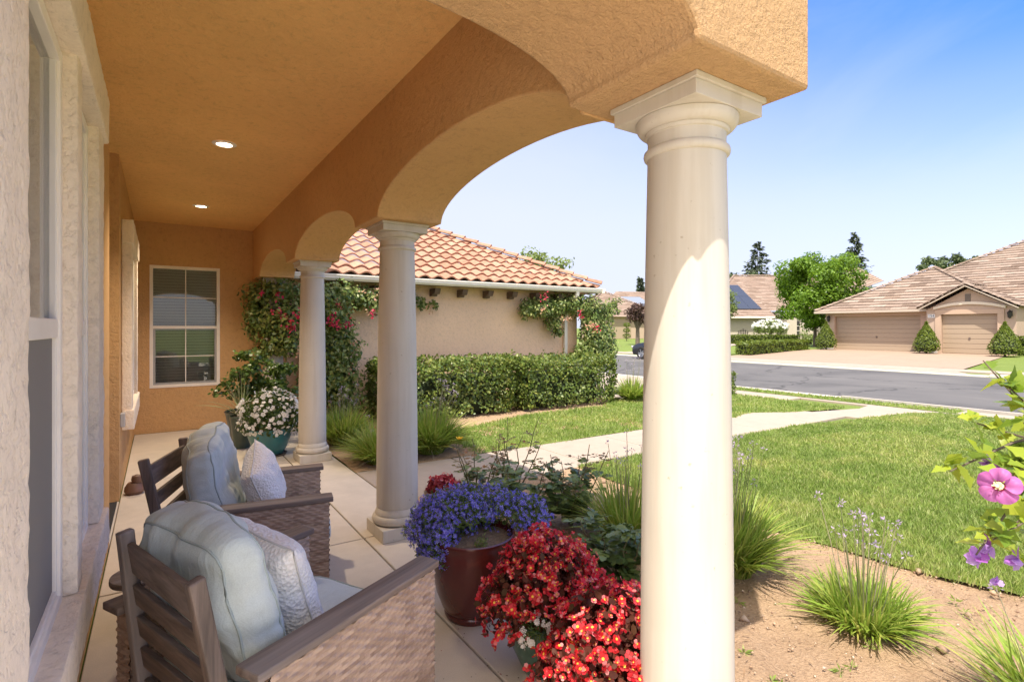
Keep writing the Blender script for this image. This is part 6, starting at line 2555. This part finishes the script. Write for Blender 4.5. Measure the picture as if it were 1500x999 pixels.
def far_tree(label, u, v, d, rw, rh, mat, n=16, leaf=0.4, kind='leafy_tree', seed=5, npc=130, group='trees behind the far houses', cr=None):
    b = house_frame(u, d)
    s = d / FOC
    zc = (HOR - v) * s + 1.6 - FAR
    return tree(label, (b.x, b.y, FAR), max(0.5, zc - rh * s), 0.18, crown(n, (0, 0, zc), (rw * s, rw * s, rh * s), cr or rh * s * 0.42, 0.75, seed), leaf, npc, mat, group, kind)


far_tree('grey green tree behind the right hand roof ridge', 1392, 386, 75, 46, 14, M_oak, 22, 0.42, seed=8)
far_tree('low dark tree behind the solar roof at its left', 1100, 412, 80, 36, 14, M_oak, 18, 0.42, seed=9)
far_tree('dark green tree close against the right edge of the corner column', 1066, 412, 78, 12, 22, M_oak, 14, 0.4, seed=10)
far_tree('loose pale green tree behind the clay tiled garage roof', 800, 384, 26, 52, 26, M_light, 15, 0.17, seed=12, npc=60, cr=0.45)
far_tree('small green tree standing beside the left pale garage wall', 1066, 445, 48, 10, 24, M_light, 14, 0.18, seed=14)
far_tree('purple leaved street tree above the parked dark car', 934, 462, 46, 17, 20, M_plum, 18, 0.2, 'plum_tree', 15, 110, 'street trees')
far_tree('yellow green young tree before the pale house entry', 1186, 488, 47, 12, 14, M_light, 12, 0.15, seed=16, npc=80)
# spiral topiary near the far house
b = house_frame(918, 58)
s = 58 / FOC
tp = thing('tiered_topiary', 'three tiered clipped topiary before the distant beige house', 'topiary', (b.x, b.y, FAR))
P, D = [], []
for zc, r in ((0.55, 0.42), (1.15, 0.38), (1.75, 0.36)):
    p, dd_ = dome_points(240, (0, 0, zc), (r, r, r * 0.65), -1, 0.2, 0.1)
    P.append(p)
    D.append(dd_)
P, D = np.concatenate(P), np.concatenate(D)
a, z = frames_out(D, 0, 1)
leaf_obj('crown', tp, KITE, P, a, z, 0.13, M_cone)
m = MB()
m.tube([(0, 0, 0), (0, 0, 1.9)], 0.05, 6)
m.build('trunk', M_bark, tp)
# white flowering shrub
b = house_frame(1128, 49.5)
ws = thing('flowering_shrub', 'round shrub covered in white blossom before the pale wall', 'shrub', (b.x, b.y, FAR))
p, dd_ = dome_points(1500, (0, 0, 1.35), (2.1, 1.2, 0.75), -0.6, 0.5, 0.3)
a, z = frames_out(dd_, 0, 1)
leaf_obj('foliage', ws, KITE, p, a, z, 0.2, M_light)
p, dd_ = dome_points(170, (0, 0, 1.42), (2.1, 1.2, 0.75), 0.0, 0.1, 0.3)
a, z = frames_out(dd_, 0, 1)
leaf_obj('flowers', ws, flower_template(5, 0.9, 0.2), p, a, z, 0.14, M_whitef)
m = MB()
for i in range(6):
    m.tube([(random.gauss(0, 0.3), 0, 0), (random.gauss(0, 1), random.gauss(0, 0.4), 1.2)], 0.04, 5)
m.build('stems', M_bark, ws)

# far lawns in front of the houses
for nm, poly in (('far_lawn', [(25.62, 18.7), (38.0, 19.6), (38, 24.6), (36, 24.5), (30, 23.7), (25.62, 23.9)]),):
    mb = MB()
    mb.add([(x, y, far_z(x) + 0.012) for x, y in poly], [tuple(range(len(poly)))])
    structure(mb.build(nm, M_turf))

# --- parked car
CARP = (21.75, 17.9, -0.035)
car = thing('parked_car', 'dark blue saloon car parked at the far kerb, half hidden by the column', 'car', CARP, R(90))
sec = [(-2.25, 0.62, 0.30, 0.66, 0.66), (-2.15, 0.82, 0.22, 0.78, 0.80), (-1.7, 0.88, 0.2, 0.92, 0.98), (-1.25, 0.90, 0.2, 0.95, 1.08), (-0.7, 0.90, 0.2, 0.95, 1.36), (-0.1, 0.90, 0.2, 0.94, 1.44), (0.4, 0.90, 0.2, 0.92, 1.40), (0.85, 0.90, 0.2, 0.90, 1.15), (1.15, 0.89, 0.2, 0.88, 0.93), (1.7, 0.87, 0.2, 0.80, 0.84), (2.1, 0.80, 0.22, 0.66, 0.70), (2.25, 0.62, 0.3, 0.55, 0.56)]
vs, fs = [], []
for x, w, zb, zs_, zt in sec:
    cab = zt - zs_ > 0.12
    tw = w * (0.62 if cab else 0.86)
    ring = [(-w * 0.9, zb), (-w, zb + 0.15), (-w, zs_ * 0.8), (-w * 0.94, zs_), (-tw, zt - 0.03), (-tw * 0.5, zt), (tw * 0.5, zt), (tw, zt - 0.03), (w * 0.94, zs_), (w, zs_ * 0.8), (w, zb + 0.15), (w * 0.9, zb)]
    vs += [(x, a, b) for a, b in ring]
k = 12
for i in range(len(sec) - 1):
    for j in range(k):
        fs.append((i * k + j, i * k + (j + 1) % k, (i + 1) * k + (j + 1) % k, (i + 1) * k + j))
fs += [tuple(range(k - 1, -1, -1)), tuple((len(sec) - 1) * k + j for j in range(k))]
m = MB()
m.add(vs, fs)
body = m.build('body', plain('car_paint', (0.010, 0.012, 0.020), 0.3, coat=0.6), car, smooth=True, angle=30)
for s in (-1, 1):
    m = MB()
    m.add([(-1.05, s * 0.885, 0.98), (0.75, s * 0.87, 0.95), (0.40, s * 0.60, 1.35), (-0.1, s * 0.58, 1.39), (-0.65, s * 0.60, 1.32)], [(0, 1, 2, 3, 4) if s < 0 else (4, 3, 2, 1, 0)])
    m.build('side_window', plain('car_glass', (0.02, 0.025, 0.03), 0.05), body)
    for xw in (-1.38, 1.40):
        w_ = bpy.data.objects.new('wheel', None)
        COL.objects.link(w_)
        w_.parent = car
        w_.location = (xw, s * 0.80, 0.32)
        m = MB()
        m.lathe([(0.2, -0.1), (0.3, -0.11), (0.325, -0.08), (0.325, 0.08), (0.3, 0.11), (0.2, 0.1)], 28)
        o = m.build('tyre', plain('tyre_rubber', (0.02, 0.02, 0.02), 0.9), w_, smooth=True)
        o.rotation_euler = (R(90), 0, 0)
        m = MB()
        m.lathe([(0.0001, s * -0.085), (0.05, s * -0.09), (0.06, s * -0.06), (0.2, s * -0.07), (0.205, s * -0.1), (0.205, 0)], 28)
        for j in range(5):
            a = 2 * PI * j / 5
            m.bar((0.04 * math.cos(a), 0.04 * math.sin(a), s * -0.085), (0.2 * math.cos(a), 0.2 * math.sin(a), s * -0.088), 0.05, 0.02)
        o = m.build('rim', plain('alloy', (0.5, 0.5, 0.52), 0.3, metallic=0.9), w_, smooth=True)
        o.rotation_euler = (R(90), 0, 0)
    m = MB()
    m.box((2.08, s * 0.62 - 0.16, 0.58), (2.2, s * 0.62 + 0.16, 0.68))
    m.build('headlight', plain('lamp_clear', (0.6, 0.6, 0.62), 0.1), car, bevel=0.02)
    m = MB()
    m.box((-2.22, s * 0.6 - 0.18, 0.66), (-2.12, s * 0.6 + 0.18, 0.76))
    m.build('tail_light', plain('lamp_red', (0.3, 0.01, 0.01), 0.2), car, bevel=0.02)
m = MB()
m.add([(0.86, -0.5, 1.17), (0.86, 0.5, 1.17), (0.42, 0.45, 1.415), (0.42, -0.45, 1.415)], [(0, 1, 2, 3)])
m.build('windscreen', MATS['car_glass'], body)

# ==============================================================================================
# 6. LIGHT, SKY, CAMERA
SUN_EL, SUN_AZ = R(63), (-0.79, -0.61)
SKY_TINT = [(0.0, (0.66, 0.58, 0.86)), (0.2, (0.62, 0.58, 0.90)), (0.33, (0.42, 0.53, 0.92)), (0.44, (0.085, 0.41, 0.95)), (1.0, (0.14, 0.46, 0.95))]
FILL_VEIL = 4.5
w = bpy.data.worlds.new('World')
scene.world = w
w.use_nodes = True
nt = w.node_tree
nt.nodes.clear()
out = nt.nodes.new('ShaderNodeOutputWorld')
bg = nt.nodes.new('ShaderNodeBackground')
sky = nt.nodes.new('ShaderNodeTexSky')
sky.sky_type = 'NISHITA'
sky.sun_disc = False
sky.sun_elevation = SUN_EL
sky.sun_rotation = math.atan2(SUN_AZ[0], SUN_AZ[1]) % (2 * PI)
sky.air_density = 1.0
sky.dust_density = 0.6
sky.ozone_density = 2.0
bg.inputs[1].default_value = 0.115
# deep blue opposite the sun, a bright veil round the unseen sun added to fill the shade, faint cirrus
def vmath(op, a, b):
    n = nt.nodes.new('ShaderNodeVectorMath')
    n.operation = op
    for i_, x_ in enumerate((a, b)):
        if isinstance(x_, tuple):
            n.inputs[i_].default_value = x_
        else:
            nt.links.new(x_, n.inputs[i_])
    return n
tc = nt.nodes.new('ShaderNodeTexCoord')
sdir = (SUN_AZ[0] * math.cos(SUN_EL), SUN_AZ[1] * math.cos(SUN_EL), math.sin(SUN_EL))
dt = vmath('DOT_PRODUCT', tc.outputs['Generated'], sdir).outputs['Value']
mr = nt.nodes.new('ShaderNodeMapRange')
mr.interpolation_type = 'SMOOTHSTEP'
mr.inputs['From Min'].default_value = 0.18
mr.inputs['From Max'].default_value = 0.98
nt.links.new(dt, mr.inputs['Value'])
sz = nt.nodes.new('ShaderNodeSeparateXYZ')
nt.links.new(tc.outputs['Generated'], sz.inputs[0])
tr_ = ramp(nt, SKY_TINT, sz.outputs[2])
tint = mixc(nt, 1.0, sky.outputs[0], tr_.outputs[0], 'MULTIPLY')
mp = nt.nodes.new('ShaderNodeMapping')
mp.inputs['Scale'].default_value = (1.2, 1.2, 3.4)
mp.inputs['Rotation'].default_value = (0.3, 0.2, 0.4)
nt.links.new(tc.outputs['Generated'], mp.inputs[0])
nz = noise_tex(nt, mp.outputs[0], 1.6, 6, 0.6, 0.8)
cr = ramp(nt, [(0.48, (0, 0, 0)), (0.85, (0.22, 0.22, 0.22))], nz.outputs[0])
c1 = mixc(nt, cr.outputs[0], tint, (2.2, 2.5, 3.0))
dn = vmath('DOT_PRODUCT', tc.outputs['Generated'], (0.12, 0.985, -0.55)).outputs['Value']
mh = nt.nodes.new('ShaderNodeMapRange')
mh.interpolation_type = 'SMOOTHSTEP'
mh.inputs['From Min'].default_value = -0.05
mh.inputs['From Max'].default_value = 0.95
mh.inputs['To Max'].default_value = 0.85
nt.links.new(dn, mh.inputs['Value'])
c1 = mixc(nt, mh.outputs[0], c1, (2.05, 2.2, 2.55))
# pale summer haze low over the horizon
hz_ = ramp(nt, [(0.0, (0.75, 0.75, 0.75)), (0.10, (0.55, 0.55, 0.55)), (0.26, (0, 0, 0))], sz.outputs[2])
c1 = mixc(nt, hz_.outputs[0], c1, (1.75, 1.98, 2.5))
c2 = mixc(nt, mr.outputs[0], c1, tuple(FILL_VEIL * k for k in (1.0, 0.955, 0.88)))
nt.links.new(c2, bg.inputs[0])
nt.links.new(bg.outputs[0], out.inputs[0])

L = bpy.data.lights.new('sun', 'SUN')
L.energy = 2.0
L.angle = R(0.53)
L.color = (1.0, 0.965, 0.91)
so = bpy.data.objects.new('sun', L)
COL.objects.link(so)
sv = Vector((SUN_AZ[0] * math.cos(SUN_EL), SUN_AZ[1] * math.cos(SUN_EL), math.sin(SUN_EL)))
so.rotation_euler = (-sv).to_track_quat('-Z', 'Y').to_euler()
so.location = (0, 0, 30)

cam = bpy.data.cameras.new('camera')
cam.sensor_width = 36
cam.lens = FOC / 1500 * 36
cam.shift_y = -(999 / 2 - HOR) / 1500
cam.clip_start = 0.05
cam.clip_end = 3000
co = bpy.data.objects.new('camera', cam)
COL.objects.link(co)
co.location = (0, 0, EYE)
co.rotation_euler = (R(90), 0, -HEAD)
scene.camera = co

scene.view_settings.view_transform = 'Standard'
scene.view_settings.look = 'None'
scene.view_settings.exposure = 1.88
scene.view_settings.gamma = 1.0
scene.view_settings.use_white_balance = True
scene.view_settings.white_balance_temperature = 6950
scene.view_settings.white_balance_tint = 10
scene.view_settings.use_curve_mapping = False
cy = scene.cycles
cy.max_bounces = 10
cy.diffuse_bounces = 6
cy.glossy_bounces = 3
cy.transmission_bounces = 4
cy.transparent_max_bounces = 8
cy.use_denoising = True
cy.sample_clamp_indirect = 6.0
cy.caustics_reflective = False
cy.caustics_refractive = False
